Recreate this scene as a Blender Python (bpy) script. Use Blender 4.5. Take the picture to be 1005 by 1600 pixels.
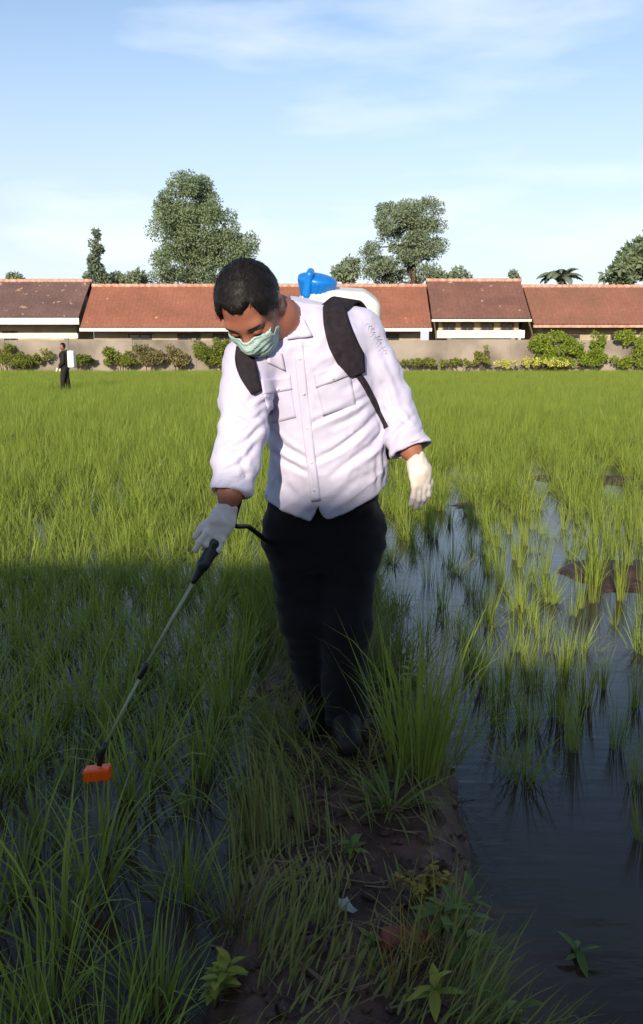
import bpy, math, random
import numpy as np
from mathutils import Vector, noise as mnoise
from mathutils.bvhtree import BVHTree

for o in list(bpy.data.objects): bpy.data.objects.remove(o)
scene = bpy.context.scene
COL = scene.collection
rng = np.random.default_rng(7); random.seed(7)

# ------------------------------------------------------------------ camera
F_PX = 1385.0; PITCH = math.atan(252.0 / F_PX); CAM = np.array([0, 0, 1.3])
cd = bpy.data.cameras.new('camera'); cam = bpy.data.objects.new('camera', cd); COL.objects.link(cam)
cam.location = CAM; cam.rotation_euler = (math.radians(90) - PITCH, 0, 0)
cd.sensor_fit = 'VERTICAL'; cd.sensor_height = 24; cd.lens = 24 * F_PX / 1600
cd.clip_start = 0.05; cd.clip_end = 3000
scene.camera = cam
scene.render.resolution_x = 643; scene.render.resolution_y = 1024

# ------------------------------------------------------------------ sky, sun, exposure
SUN_EL = math.radians(17.5); SUN_AZ = math.radians(14)      # low sun behind the viewer, a little to the left
sun_pos = Vector((-math.sin(SUN_AZ) * math.cos(SUN_EL), -math.cos(SUN_AZ) * math.cos(SUN_EL), math.sin(SUN_EL)))
world = bpy.data.worlds.new('World'); scene.world = world; world.use_nodes = True
wn = world.node_tree; wn.nodes.clear()
def wnode(t, **k):
    n = wn.nodes.new(t)
    for a, b in k.items(): setattr(n, a, b)
    return n
w_out = wnode('ShaderNodeOutputWorld'); w_bg = wnode('ShaderNodeBackground')
w_sky = wnode('ShaderNodeTexSky', sky_type='NISHITA', sun_disc=False, sun_elevation=SUN_EL,
              sun_rotation=math.radians(194), air_density=1.0, dust_density=0.3, ozone_density=2.0, altitude=0)
w_tc = wnode('ShaderNodeTexCoord'); w_map = wnode('ShaderNodeMapping')
w_map.inputs['Scale'].default_value = (1.3, 1.6, 6.0); w_map.inputs['Location'].default_value = (1.72, 0.6, -0.16)
w_map.inputs['Rotation'].default_value = (0, math.radians(14), 0)
w_no = wnode('ShaderNodeTexNoise'); w_no.inputs['Scale'].default_value = 1.5; w_no.inputs['Detail'].default_value = 6
w_no.inputs['Roughness'].default_value = 0.5
w_rm = wnode('ShaderNodeMapRange'); w_rm.inputs[1].default_value = 0.55; w_rm.inputs[2].default_value = 0.77
w_rm.inputs[3].default_value = 0; w_rm.inputs[4].default_value = 0.75
w_mix = wnode('ShaderNodeMixRGB'); w_mix.inputs[2].default_value = (6.5, 6.7, 7.0, 1)
wn.links.new(w_tc.outputs['Generated'], w_map.inputs[0]); wn.links.new(w_map.outputs[0], w_no.inputs[0])
wn.links.new(w_no.outputs[0], w_rm.inputs[0]); wn.links.new(w_rm.outputs[0], w_mix.inputs[0])
w_sep = wnode('ShaderNodeSeparateXYZ'); w_el = wnode('ShaderNodeMapRange', interpolation_type='SMOOTHSTEP')
w_el.inputs[1].default_value = -0.1; w_el.inputs[2].default_value = 0.46; w_el.inputs[3].default_value = 0.95; w_el.inputs[4].default_value = 0.0
w_veil = wnode('ShaderNodeMixRGB'); w_veil.inputs[2].default_value = (4.4, 4.6, 5.5, 1)      # pale morning haze low all round the horizon
wn.links.new(w_tc.outputs['Generated'], w_sep.inputs[0]); wn.links.new(w_sep.outputs[2], w_el.inputs[0]); wn.links.new(w_el.outputs[0], w_veil.inputs[0])
wn.links.new(w_sky.outputs[0], w_veil.inputs[1]); wn.links.new(w_veil.outputs[0], w_mix.inputs[1]); wn.links.new(w_mix.outputs[0], w_bg.inputs[0])
w_bg.inputs[1].default_value = 0.13
wn.links.new(w_bg.outputs[0], w_out.inputs[0])
sl = bpy.data.lights.new('sun', 'SUN'); sl.energy = 4.0; sl.angle = math.radians(0.5); sl.color = (1.0, 0.90, 0.74)
so = bpy.data.objects.new('sun', sl); COL.objects.link(so)
so.rotation_euler = (-sun_pos).to_track_quat('-Z', 'Y').to_euler(); so.location = (-5, -15, 12)
scene.view_settings.view_transform = 'Standard'; scene.view_settings.look = 'None'
scene.view_settings.gamma = 1; scene.view_settings.use_curve_mapping = False
scene.view_settings.exposure = 0.5

# ------------------------------------------------------------------ helpers: places
cth, sth = math.cos(PITCH), math.sin(PITCH)
def P(px, py, Y):
    """the point at distance Y ahead that the eye sees in direction (px, py)"""
    u = (px - 502.5) / F_PX; v = (800 - py) / F_PX
    d = np.array([u, cth + v * sth, -sth + v * cth])
    return CAM + d * (Y / d[1])
def toPx(V):
    R = np.asarray(V, float) - CAM
    fwd = R[..., 1] * cth - R[..., 2] * sth; up = R[..., 1] * sth + R[..., 2] * cth
    return 502.5 + F_PX * R[..., 0] / fwd, 800 - F_PX * up / fwd
def G(px, py, z=0.0):
    """ground point under a pixel"""
    u = (px - 502.5) / F_PX; v = (800 - py) / F_PX
    d = np.array([u, cth + v * sth, -sth + v * cth]); t = (z - CAM[2]) / d[2]
    return CAM + d * t

# ------------------------------------------------------------------ helpers: materials
def lin(r, g, b):
    f = lambda c: (c / 12.92) if c <= 0.04045 else ((c + 0.055) / 1.055) ** 2.4
    return (f(r / 255), f(g / 255), f(b / 255), 1)
def mat(name, c1, c2=None, scale=5.0, rough=0.7, bump=0.0, bscale=None, spec=0.3, detail=5, obj=True, stretch=None, lo=0.35, hi=0.65, sheen=0, bdist=0.02):
    m = bpy.data.materials.new(name); m.use_nodes = True; nt = m.node_tree; b = nt.nodes['Principled BSDF']
    b.inputs['Roughness'].default_value = rough; b.inputs['Specular IOR Level'].default_value = spec
    if sheen: b.inputs['Sheen Weight'].default_value = sheen
    tc = nt.nodes.new('ShaderNodeTexCoord'); src = tc.outputs['Object'] if obj else nt.nodes.new('ShaderNodeNewGeometry').outputs['Position']
    if stretch:
        mp = nt.nodes.new('ShaderNodeMapping'); mp.inputs['Scale'].default_value = stretch
        nt.links.new(src, mp.inputs[0]); src = mp.outputs[0]
    c2 = c2 or tuple(x * 0.8 for x in c1[:3]) + (1,)
    n = nt.nodes.new('ShaderNodeTexNoise'); n.inputs['Scale'].default_value = scale; n.inputs['Detail'].default_value = detail
    r = nt.nodes.new('ShaderNodeValToRGB'); r.color_ramp.elements[0].position = lo; r.color_ramp.elements[1].position = hi
    r.color_ramp.elements[0].color = c1; r.color_ramp.elements[1].color = c2
    nt.links.new(src, n.inputs[0]); nt.links.new(n.outputs[0], r.inputs[0]); nt.links.new(r.outputs[0], b.inputs['Base Color'])
    if bump:
        n2 = nt.nodes.new('ShaderNodeTexNoise'); n2.inputs['Scale'].default_value = bscale or scale * 4; n2.inputs['Detail'].default_value = 4
        nt.links.new(src, n2.inputs[0]); bp = nt.nodes.new('ShaderNodeBump'); bp.inputs['Strength'].default_value = bump
        bp.inputs['Distance'].default_value = bdist
        nt.links.new(n2.outputs[0], bp.inputs['Height']); nt.links.new(bp.outputs[0], b.inputs['Normal'])
    return m
def leaf_mat(name, base, tip, alt, trans=0.3, rough=0.5, rnd=0.5, wscale=0.35, spec=0.25):
    """leaf: colour runs base->tip by the 't' attribute, varies per plant and over the field; some light passes through"""
    m = bpy.data.materials.new(name); m.use_nodes = True; nt = m.node_tree; b = nt.nodes['Principled BSDF']; out = nt.nodes['Material Output']
    b.inputs['Roughness'].default_value = rough; b.inputs['Specular IOR Level'].default_value = spec
    at = nt.nodes.new('ShaderNodeAttribute'); at.attribute_name = 't'
    mx = nt.nodes.new('ShaderNodeMixRGB'); mx.inputs[1].default_value = base; mx.inputs[2].default_value = tip
    nt.links.new(at.outputs['Fac'], mx.inputs[0])
    a2 = nt.nodes.new('ShaderNodeAttribute'); a2.attribute_name = 'r'
    oi = nt.nodes.new('ShaderNodeObjectInfo'); ge = nt.nodes.new('ShaderNodeNewGeometry')
    no = nt.nodes.new('ShaderNodeTexNoise'); no.inputs['Scale'].default_value = wscale; no.inputs['Detail'].default_value = 3
    nt.links.new(ge.outputs['Position'], no.inputs[0])
    ad = nt.nodes.new('ShaderNodeMath'); ad.operation = 'ADD'; nt.links.new(a2.outputs['Fac'], ad.inputs[0]); nt.links.new(oi.outputs['Random'], ad.inputs[1])
    ad2 = nt.nodes.new('ShaderNodeMath'); ad2.operation = 'ADD'; nt.links.new(ad.outputs[0], ad2.inputs[0]); nt.links.new(no.outputs[0], ad2.inputs[1])
    mr = nt.nodes.new('ShaderNodeMapRange'); mr.inputs[1].default_value = 0.7; mr.inputs[2].default_value = 2.3; mr.inputs[4].default_value = rnd * 1.6
    nt.links.new(ad2.outputs[0], mr.inputs[0])
    m2 = nt.nodes.new('ShaderNodeMixRGB'); m2.inputs[2].default_value = alt
    nt.links.new(mr.outputs[0], m2.inputs[0]); nt.links.new(mx.outputs[0], m2.inputs[1]); nt.links.new(m2.outputs[0], b.inputs['Base Color'])
    tr = nt.nodes.new('ShaderNodeBsdfTranslucent'); nt.links.new(m2.outputs[0], tr.inputs[0])
    ms = nt.nodes.new('ShaderNodeMixShader'); ms.inputs[0].default_value = trans
    nt.links.new(b.outputs[0], ms.inputs[1]); nt.links.new(tr.outputs[0], ms.inputs[2]); nt.links.new(ms.outputs[0], out.inputs[0])
    return m

# ------------------------------------------------------------------ helpers: meshes
def tag(o, label=None, cat=None, group=None, kind=None):
    if label: o['label'] = label
    if cat: o['category'] = cat
    if group: o['group'] = group
    if kind: o['kind'] = kind
    return o
def mesh(name, V, Fq, m=None, smooth=True, attrs=None):
    """V (n,3); Fq an (m,k) array or a list of such arrays"""
    V = np.asarray(V, np.float32); Fl = Fq if isinstance(Fq, list) else [Fq]
    Fl = [np.asarray(f, np.int32) for f in Fl if len(f)]
    me = bpy.data.meshes.new(name)
    me.vertices.add(len(V)); me.vertices.foreach_set('co', V.ravel())
    li = np.concatenate([f.ravel() for f in Fl]); sz = np.concatenate([np.full(len(f), f.shape[1], np.int32) for f in Fl])
    me.loops.add(len(li)); me.loops.foreach_set('vertex_index', li)
    me.polygons.add(len(sz)); st = np.concatenate([[0], np.cumsum(sz)[:-1]]).astype(np.int32)
    me.polygons.foreach_set('loop_start', st); me.polygons.foreach_set('loop_total', sz)
    me.polygons.foreach_set('use_smooth', np.full(len(sz), smooth))
    for k, a in (attrs or {}).items():
        at = me.attributes.new(k, 'FLOAT', 'POINT'); at.data.foreach_set('value', np.asarray(a, np.float32))
    me.update(); me.validate()
    if m: me.materials.append(m)
    return me
def obj(name, me, parent=None, loc=None):
    o = bpy.data.objects.new(name, me); COL.objects.link(o)
    if parent: o.parent = parent
    if loc is not None: o.location = loc
    return o
def empty(name, loc, parent=None):
    o = bpy.data.objects.new(name, None); COL.objects.link(o); o.location = loc; o.empty_display_size = 0.2
    if parent: o.parent = parent
    return o
def part(name, V, Fq, m, parent, smooth=True, attrs=None, label=None):
    """a mesh given in world coordinates, parented to a thing that may stand anywhere (unrotated)"""
    V = np.array(V, float)
    p = parent
    off = np.zeros(3)
    while p is not None: off += np.array(p.location); p = p.parent
    o = obj(name, mesh(name, V - off, Fq, m, smooth, attrs), parent)
    if label: o['label'] = label
    return o
class MB:
    def __init__(s): s.V = []; s.F = []; s.n = 0
    def add(s, V, Fs):
        V = np.asarray(V, float); s.V.append(V)
        for f in (Fs if isinstance(Fs, list) else [Fs]): s.F.append(np.asarray(f, int) + s.n)
        s.n += len(V); return s
    def box(s, x0, x1, y0, y1, z0, z1):
        V = [(x, y, z) for z in (z0, z1) for y in (y0, y1) for x in (x0, x1)]
        return s.add(V, np.array([(0, 2, 3, 1), (4, 5, 7, 6), (0, 1, 5, 4), (2, 6, 7, 3), (0, 4, 6, 2), (1, 3, 7, 5)]))
    def tube(s, pts, rad, n=8, cap=True):
        pts = np.asarray(pts, float); k = len(pts); rad = np.broadcast_to(np.asarray(rad, float), (k,))
        T = np.gradient(pts, axis=0); T /= np.linalg.norm(T, axis=1)[:, None] + 1e-9
        ref = np.array([0, 0, 1.0]) if abs(T[0][2]) < 0.9 else np.array([1.0, 0, 0])
        V = []; a = np.arange(n) * 2 * math.pi / n
        N = ref
        for i in range(k):
            N = N - T[i] * N.dot(T[i]); N /= np.linalg.norm(N) + 1e-9; B = np.cross(T[i], N)
            V.append(pts[i] + rad[i] * (np.cos(a)[:, None] * N + np.sin(a)[:, None] * B))
        V = np.concatenate(V); Fs = []
        for i in range(k - 1):
            for j in range(n): Fs.append((i * n + j, i * n + (j + 1) % n, (i + 1) * n + (j + 1) % n, (i + 1) * n + j))
        out = [np.array(Fs)]
        if cap: out += [np.array([list(range(n))[::-1]]), np.array([[(k - 1) * n + j for j in range(n)]])]
        return s.add(V, out)
    def get(s): return np.concatenate(s.V), s.F
    def part(s, name, m, parent, smooth=False, label=None):
        V, Fs = s.get(); return part(name, V, Fs, m, parent, smooth, label=label)
def spline(pts, n):
    """Catmull-Rom through pts"""
    p = np.asarray(pts, float); p = np.vstack([2 * p[0] - p[1], p, 2 * p[-1] - p[-2]]); k = len(p) - 3
    t = np.linspace(0, k - 1e-6, n); i = t.astype(int); u = (t - i)[:, None]
    a, b, c, d = p[i], p[i + 1], p[i + 2], p[i + 3]
    return 0.5 * (2 * b + (c - a) * u + (2 * a - 5 * b + 4 * c - d) * u ** 2 + (3 * b - a - 3 * c + d) * u ** 3)

# smooth value noise on arrays (for terrain and leaves)
def vnoise(x, y, seed=0):
    xi = np.floor(x).astype(np.int64); yi = np.floor(y).astype(np.int64); u = x - xi; v = y - yi
    u = u * u * (3 - 2 * u); v = v * v * (3 - 2 * v)
    def h(a, b):
        n = (a * 374761393 + b * 668265263 + seed * 974711) & 0x7fffffff; n = ((n ^ (n >> 13)) * 1274126177) & 0x7fffffff
        return ((n ^ (n >> 16)) & 0xffff) / 65535.0
    return (h(xi, yi) * (1 - u) + h(xi + 1, yi) * u) * (1 - v) + (h(xi, yi + 1) * (1 - u) + h(xi + 1, yi + 1) * u) * v
def fbm(x, y, seed=0, o=4):
    s = 0; a = 0.5
    for i in range(o): s = s + a * vnoise(x * 2 ** i, y * 2 ** i, seed + i); a *= 0.5
    return s

# ------------------------------------------------------------------ helpers: bodies (distance fields made into surfaces)
def smin(a, b, k):
    h = np.clip(0.5 + 0.5 * (b - a) / k, 0, 1); return b * (1 - h) + a * h - k * h * (1 - h)
def smax(a, b, k): return -smin(-a, -b, k)
def chain(X, pts, rads, k=0.02):
    d = None
    for (a, b, ra, rb) in zip(pts[:-1], pts[1:], rads[:-1], rads[1:]):
        a = np.asarray(a, float); b = np.asarray(b, float); ab = b - a
        t = np.clip(((X - a) @ ab) / (ab @ ab), 0, 1)
        dd = np.linalg.norm(X - a - t[..., None] * ab, axis=-1) - (ra + (rb - ra) * t)
        d = dd if d is None else smin(d, dd, k)
    return d
def ell(X, c, r):
    q = X - np.asarray(c, float); r = np.asarray(r, float)
    k0 = np.linalg.norm(q / r, axis=-1); k1 = np.linalg.norm(q / r ** 2, axis=-1)
    return k0 * (k0 - 1) / (k1 + 1e-9)
def rbox(X, c, h, r, A=None):
    q = X - np.asarray(c, float)
    if A is not None: q = q @ np.asarray(A).T
    q = np.abs(q) - (np.asarray(h, float) - r)
    return np.linalg.norm(np.maximum(q, 0), axis=-1) + np.minimum(q.max(-1), 0) - r
def polish(f, lo, hi, h):
    """surface of f<0 inside the box lo..hi with cells of size h (surface nets)"""
    lo = np.asarray(lo, float); hi = np.asarray(hi, float); n = np.ceil((hi - lo) / h).astype(int) + 1
    ax = [lo[i] + h * np.arange(n[i]) for i in range(3)]
    X = np.stack(np.meshgrid(*ax, indexing='ij'), -1)
    D = f(X).astype(np.float64)
    S = D < 0; nx, ny, nz = n
    c = np.zeros((nx - 1, ny - 1, nz - 1), int)
    for i in (0, 1):
        for j in (0, 1):
            for k in (0, 1): c += S[i:nx - 1 + i, j:ny - 1 + j, k:nz - 1 + k]
    act = (c > 0) & (c < 8); idx = -np.ones(act.shape, int); cells = np.argwhere(act); idx[act] = np.arange(len(cells))
    acc = np.zeros((len(cells), 3)); cnt = np.zeros(len(cells))
    for axis in range(3):
        o1, o2 = [a for a in range(3) if a != axis]
        for i in (0, 1):
            for j in (0, 1):
                p = cells.copy(); p[:, o1] += i; p[:, o2] += j; q = p.copy(); q[:, axis] += 1
                da = D[tuple(p.T)]; db = D[tuple(q.T)]; cr = (da < 0) != (db < 0)
                t = np.where(cr, da / np.where(cr, da - db, 1), 0)
                pos = (p - cells).astype(float); pos[:, axis] += t
                acc[cr] += pos[cr]; cnt[cr] += 1
    V = lo + h * (cells + acc / np.maximum(cnt, 1)[:, None])
    Fs = []
    for axis in range(3):
        o1, o2 = [(1, 2), (2, 0), (0, 1)][axis]
        sl1 = [slice(None)] * 3; sl2 = [slice(None)] * 3; sl1[axis] = slice(0, -1); sl2[axis] = slice(1, None)
        ch = S[tuple(sl1)] != S[tuple(sl2)]; e = np.argwhere(ch)
        e = e[(e[:, o1] > 0) & (e[:, o2] > 0) & (e[:, o1] < n[o1] - 1) & (e[:, o2] < n[o2] - 1)]
        ins = S[tuple(e.T)]
        q = []
        for (a, b) in ((-1, -1), (0, -1), (0, 0), (-1, 0)):
            cc = e.copy(); cc[:, o1] += a; cc[:, o2] += b; q.append(idx[tuple(cc.T)])
        q = np.stack(q, 1); q[~ins] = q[~ins][:, ::-1]; Fs.append(q)
    return V, np.concatenate(Fs)
def normals(V, Fq):
    N = np.zeros_like(V); a, b, c, d = (V[Fq[:, i]] for i in range(4)); fn = np.cross(c - a, d - b)
    for i in range(4): np.add.at(N, Fq[:, i], fn)
    return N / (np.linalg.norm(N, axis=1)[:, None] + 1e-12)
def noise3(V, s, seed=0.0):
    return np.array([mnoise.noise(Vector((float(v[0]) * s[0] + seed, float(v[1]) * s[1] + seed, float(v[2]) * s[2] - seed))) for v in V])

# ================================================================== THE SETTING: ground, water
WATER_Z = -0.13; MUD = -0.185
def bund_c(y): return 0.065 + 0.03 * np.sin(y * 0.9) + 0.02 * np.sin(y * 2.3 + 1)
def sstep(a, b, x):
    t = np.clip((x - a) / (b - a), 0, 1); return t * t * (3 - 2 * t)
def ground_z(x, y):
    x = np.asarray(x, float); y = np.asarray(y, float)
    w = 0.27 + 0.05 * (fbm(y * 2.0 + 9, x * 0 + 3, 5) - 0.5) * 2 - 0.06 * sstep(3.6, 5, y)
    bu = 1 - sstep(w - 0.05, w + 0.13, np.abs(x - bund_c(y)) + 0.10 * (fbm(x * 4, y * 4, 11) - 0.47))
    land = np.maximum(sstep(55.2, 56.2, y), 1 - sstep(-3.2, -2.2, y))
    mud = MUD + 0.36 * (fbm(x * 1.1 + 4, y * 1.6, 3) - 0.47) * sstep(0.3, 0.8, x) * sstep(2.6, 3.4, y) * (1 - sstep(9, 14, y)) + 0.02 * (fbm(x * 6, y * 6, 8) - 0.5)
    top = 0.0 + 0.05 * (fbm(x * 5, y * 5, 21) - 0.47) + 0.025 * (fbm(x * 19, y * 19, 31, 3) - 0.45)
    k = np.maximum(bu, land); far = sstep(20, 40, np.abs(x) + np.abs(y) * 0)
    return mud * (1 - k) + np.where(land > 0.5, 0.02 * (fbm(x * .5, y * .5, 2) - .5), top) * k
xs = np.concatenate([-np.geomspace(900, 2.05, 40), np.arange(-2, -0.6, 0.06), np.arange(-0.6, 0.85, 0.022), np.arange(0.85, 3.5, 0.06), np.geomspace(3.55, 900, 40)])
ys = np.concatenate([-np.geomspace(400, 1.2, 24), np.arange(-1, 1.2, 0.1), np.arange(1.2, 4.6, 0.024), np.arange(4.6, 12, 0.08), np.geomspace(12.1, 54, 40), np.arange(54.3, 57, 0.3), np.geomspace(57.4, 1500, 24)])
GX, GY = np.meshgrid(xs, ys, indexing='ij'); GZ = ground_z(GX, GY)
ii = np.arange(len(xs) * len(ys)).reshape(len(xs), len(ys))
FQ = np.stack([ii[:-1, :-1], ii[1:, :-1], ii[1:, 1:], ii[:-1, 1:]], -1).reshape(-1, 4)
m_soil = mat('wet_soil', lin(58, 40, 34), lin(94, 68, 55), scale=9, rough=0.62, bump=0.8, bscale=38, obj=False, detail=8, bdist=0.015)
tag(obj('ground', mesh('ground', np.stack([GX, GY, GZ], -1).reshape(-1, 3), FQ, m_soil)), kind='structure')

m_water = bpy.data.materials.new('paddy_water'); m_water.use_nodes = True
nt = m_water.node_tree; b = nt.nodes['Principled BSDF']
b.inputs['Base Color'].default_value = lin(60, 48, 36); b.inputs['Specular IOR Level'].default_value = 0.36; b.inputs['Roughness'].default_value = 0.07; b.inputs['IOR'].default_value = 1.33
ge = nt.nodes.new('ShaderNodeNewGeometry'); mp = nt.nodes.new('ShaderNodeMapping'); mp.inputs['Scale'].default_value = (5, 16, 1)
no = nt.nodes.new('ShaderNodeTexNoise'); no.inputs['Scale'].default_value = 1.0; no.inputs['Detail'].default_value = 3
bp = nt.nodes.new('ShaderNodeBump'); bp.inputs['Strength'].default_value = 0.25; bp.inputs['Distance'].default_value = 0.012
nt.links.new(ge.outputs['Position'], mp.inputs[0]); nt.links.new(mp.outputs[0], no.inputs[0]); no2 = nt.nodes.new('ShaderNodeTexNoise'); no2.inputs['Scale'].default_value = 0.55; no2.inputs['Detail'].default_value = 3; nt.links.new(ge.outputs['Position'], no2.inputs[0])
mr_ = nt.nodes.new('ShaderNodeMapRange'); mr_.inputs[1].default_value = .35; mr_.inputs[2].default_value = .7; mr_.inputs[4].default_value = 1.5; nt.links.new(no2.outputs[0], mr_.inputs[0])
mu_ = nt.nodes.new('ShaderNodeMath'); mu_.operation = 'MULTIPLY'; nt.links.new(no.outputs[0], mu_.inputs[0]); nt.links.new(mr_.outputs[0], mu_.inputs[1]); nt.links.new(mu_.outputs[0], bp.inputs['Height']); nt.links.new(bp.outputs[0], b.inputs['Normal'])
wx = np.linspace(-60, 60, 10); wy = np.linspace(-2.5, 55.5, 10); WX, WY = np.meshgrid(wx, wy, indexing='ij')
wi = np.arange(100).reshape(10, 10)
tag(obj('water', mesh('water', np.stack([WX, WY, WX * 0 + WATER_Z], -1).reshape(-1, 3), np.stack([wi[:-1, :-1], wi[1:, :-1], wi[1:, 1:], wi[:-1, 1:]], -1).reshape(-1, 4), m_water)), kind='structure')

# ================================================================== HOUSES AND WALL AT THE FAR EDGE
HY = 58.0
m_render = mat('cream_render', lin(196, 180, 150), lin(170, 152, 128), scale=1.2, rough=0.9, bump=0.2, obj=False)
m_white = mat('white_paint', lin(235, 228, 214), lin(214, 204, 188), scale=2, rough=0.7, obj=False)
m_cap = mat('ridge_cement', lin(214, 168, 146), lin(182, 128, 106), scale=4, rough=0.9, obj=False)
m_glass = mat('dark_glass', lin(40, 42, 44), lin(60, 60, 58), rough=0.15, spec=0.5)
m_wframe = mat('weathered_timber', lin(120, 96, 76), lin(86, 66, 52), rough=0.8)
def tile_mat(name, c1, c2, spot=None, thr=0.66):
    m = mat(name, c1, c2, scale=0.55, rough=0.9, detail=7, obj=False, lo=0.3, hi=0.7)
    nt = m.node_tree; b = nt.nodes['Principled BSDF']; src = b.inputs['Base Color'].links[0].from_socket
    ge = nt.nodes.new('ShaderNodeNewGeometry')
    v = nt.nodes.new('ShaderNodeTexNoise'); v.inputs['Scale'].default_value = 5; v.inputs['Detail'].default_value = 1; nt.links.new(ge.outputs['Position'], v.inputs[0])
    mx = nt.nodes.new('ShaderNodeMixRGB'); mx.blend_type = 'MULTIPLY'; mx.inputs[0].default_value = 0.6
    nt.links.new(src, mx.inputs[1]); nt.links.new(v.outputs['Color'], mx.inputs[2])
    cr = nt.nodes.new('ShaderNodeValToRGB'); cr.color_ramp.elements[0].position = 0.35; cr.color_ramp.elements[0].color = (.76, .74, .74, 1); cr.color_ramp.elements[1].position = 0.62
    nt.links.new(v.outputs[0], cr.inputs[0]); nt.links.new(cr.outputs[0], mx.inputs[2]); res = mx.outputs[0]
    if spot:
        n2 = nt.nodes.new('ShaderNodeTexNoise'); n2.inputs['Scale'].default_value = 2.3; n2.inputs['Detail'].default_value = 4; nt.links.new(ge.outputs['Position'], n2.inputs[0])
        n3 = nt.nodes.new('ShaderNodeMapRange'); n3.inputs[1].default_value = thr; n3.inputs[2].default_value = thr + 0.03; nt.links.new(n2.outputs[0], n3.inputs[0])
        m2 = nt.nodes.new('ShaderNodeMixRGB'); m2.inputs[2].default_value = spot; nt.links.new(n3.outputs[0], m2.inputs[0]); nt.links.new(res, m2.inputs[1]); res = m2.outputs[0]
    nt.links.new(res, b.inputs['Base Color']); return m
def tiled_slope(xa, xb, x2a, x2b, y0, z0, y1, z1):
    """pantiles in stepped courses between eave (xa..xb at y0,z0) and ridge (x2a..x2b at y1,z1)"""
    L = math.hypot(y1 - y0, z1 - z0); nc = max(6, int(L / 0.34)); nw = int((xb - xa) / 0.26) * 4
    t = np.linspace(0, 1, nw + 1); nrm = np.array([0, -(z1 - z0), (y1 - y0)]) / L
    if nrm[2] < 0: nrm = -nrm
    wave = 0.035 * (0.5 + 0.5 * np.cos(t * (nw / 4) * 2 * math.pi)) ** 0.7
    rows = []
    for c in range(nc):
        for e, lift in ((0.0, 0.045), (1.02, 0.0)):
            s = min((c + e) / nc, 1.0); xl = xa + (x2a - xa) * s; xr = xb + (x2b - xb) * s
            sag = 0.05 * np.sin(t * 9 + xa) * math.sin(s * 3.1)
            rows.append(np.stack([xl + (xr - xl) * t, y0 + (y1 - y0) * s + nrm[1] * (lift + wave + sag), z0 + (z1 - z0) * s + nrm[2] * (lift + wave + sag)], -1))
    V = np.concatenate(rows); i = np.arange(len(V)).reshape(len(rows), nw + 1)
    Fq = np.stack([i[:-1, :-1], i[:-1, 1:], i[1:, 1:], i[1:, :-1]], -1).reshape(-1, 4)
    return V, Fq
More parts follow.
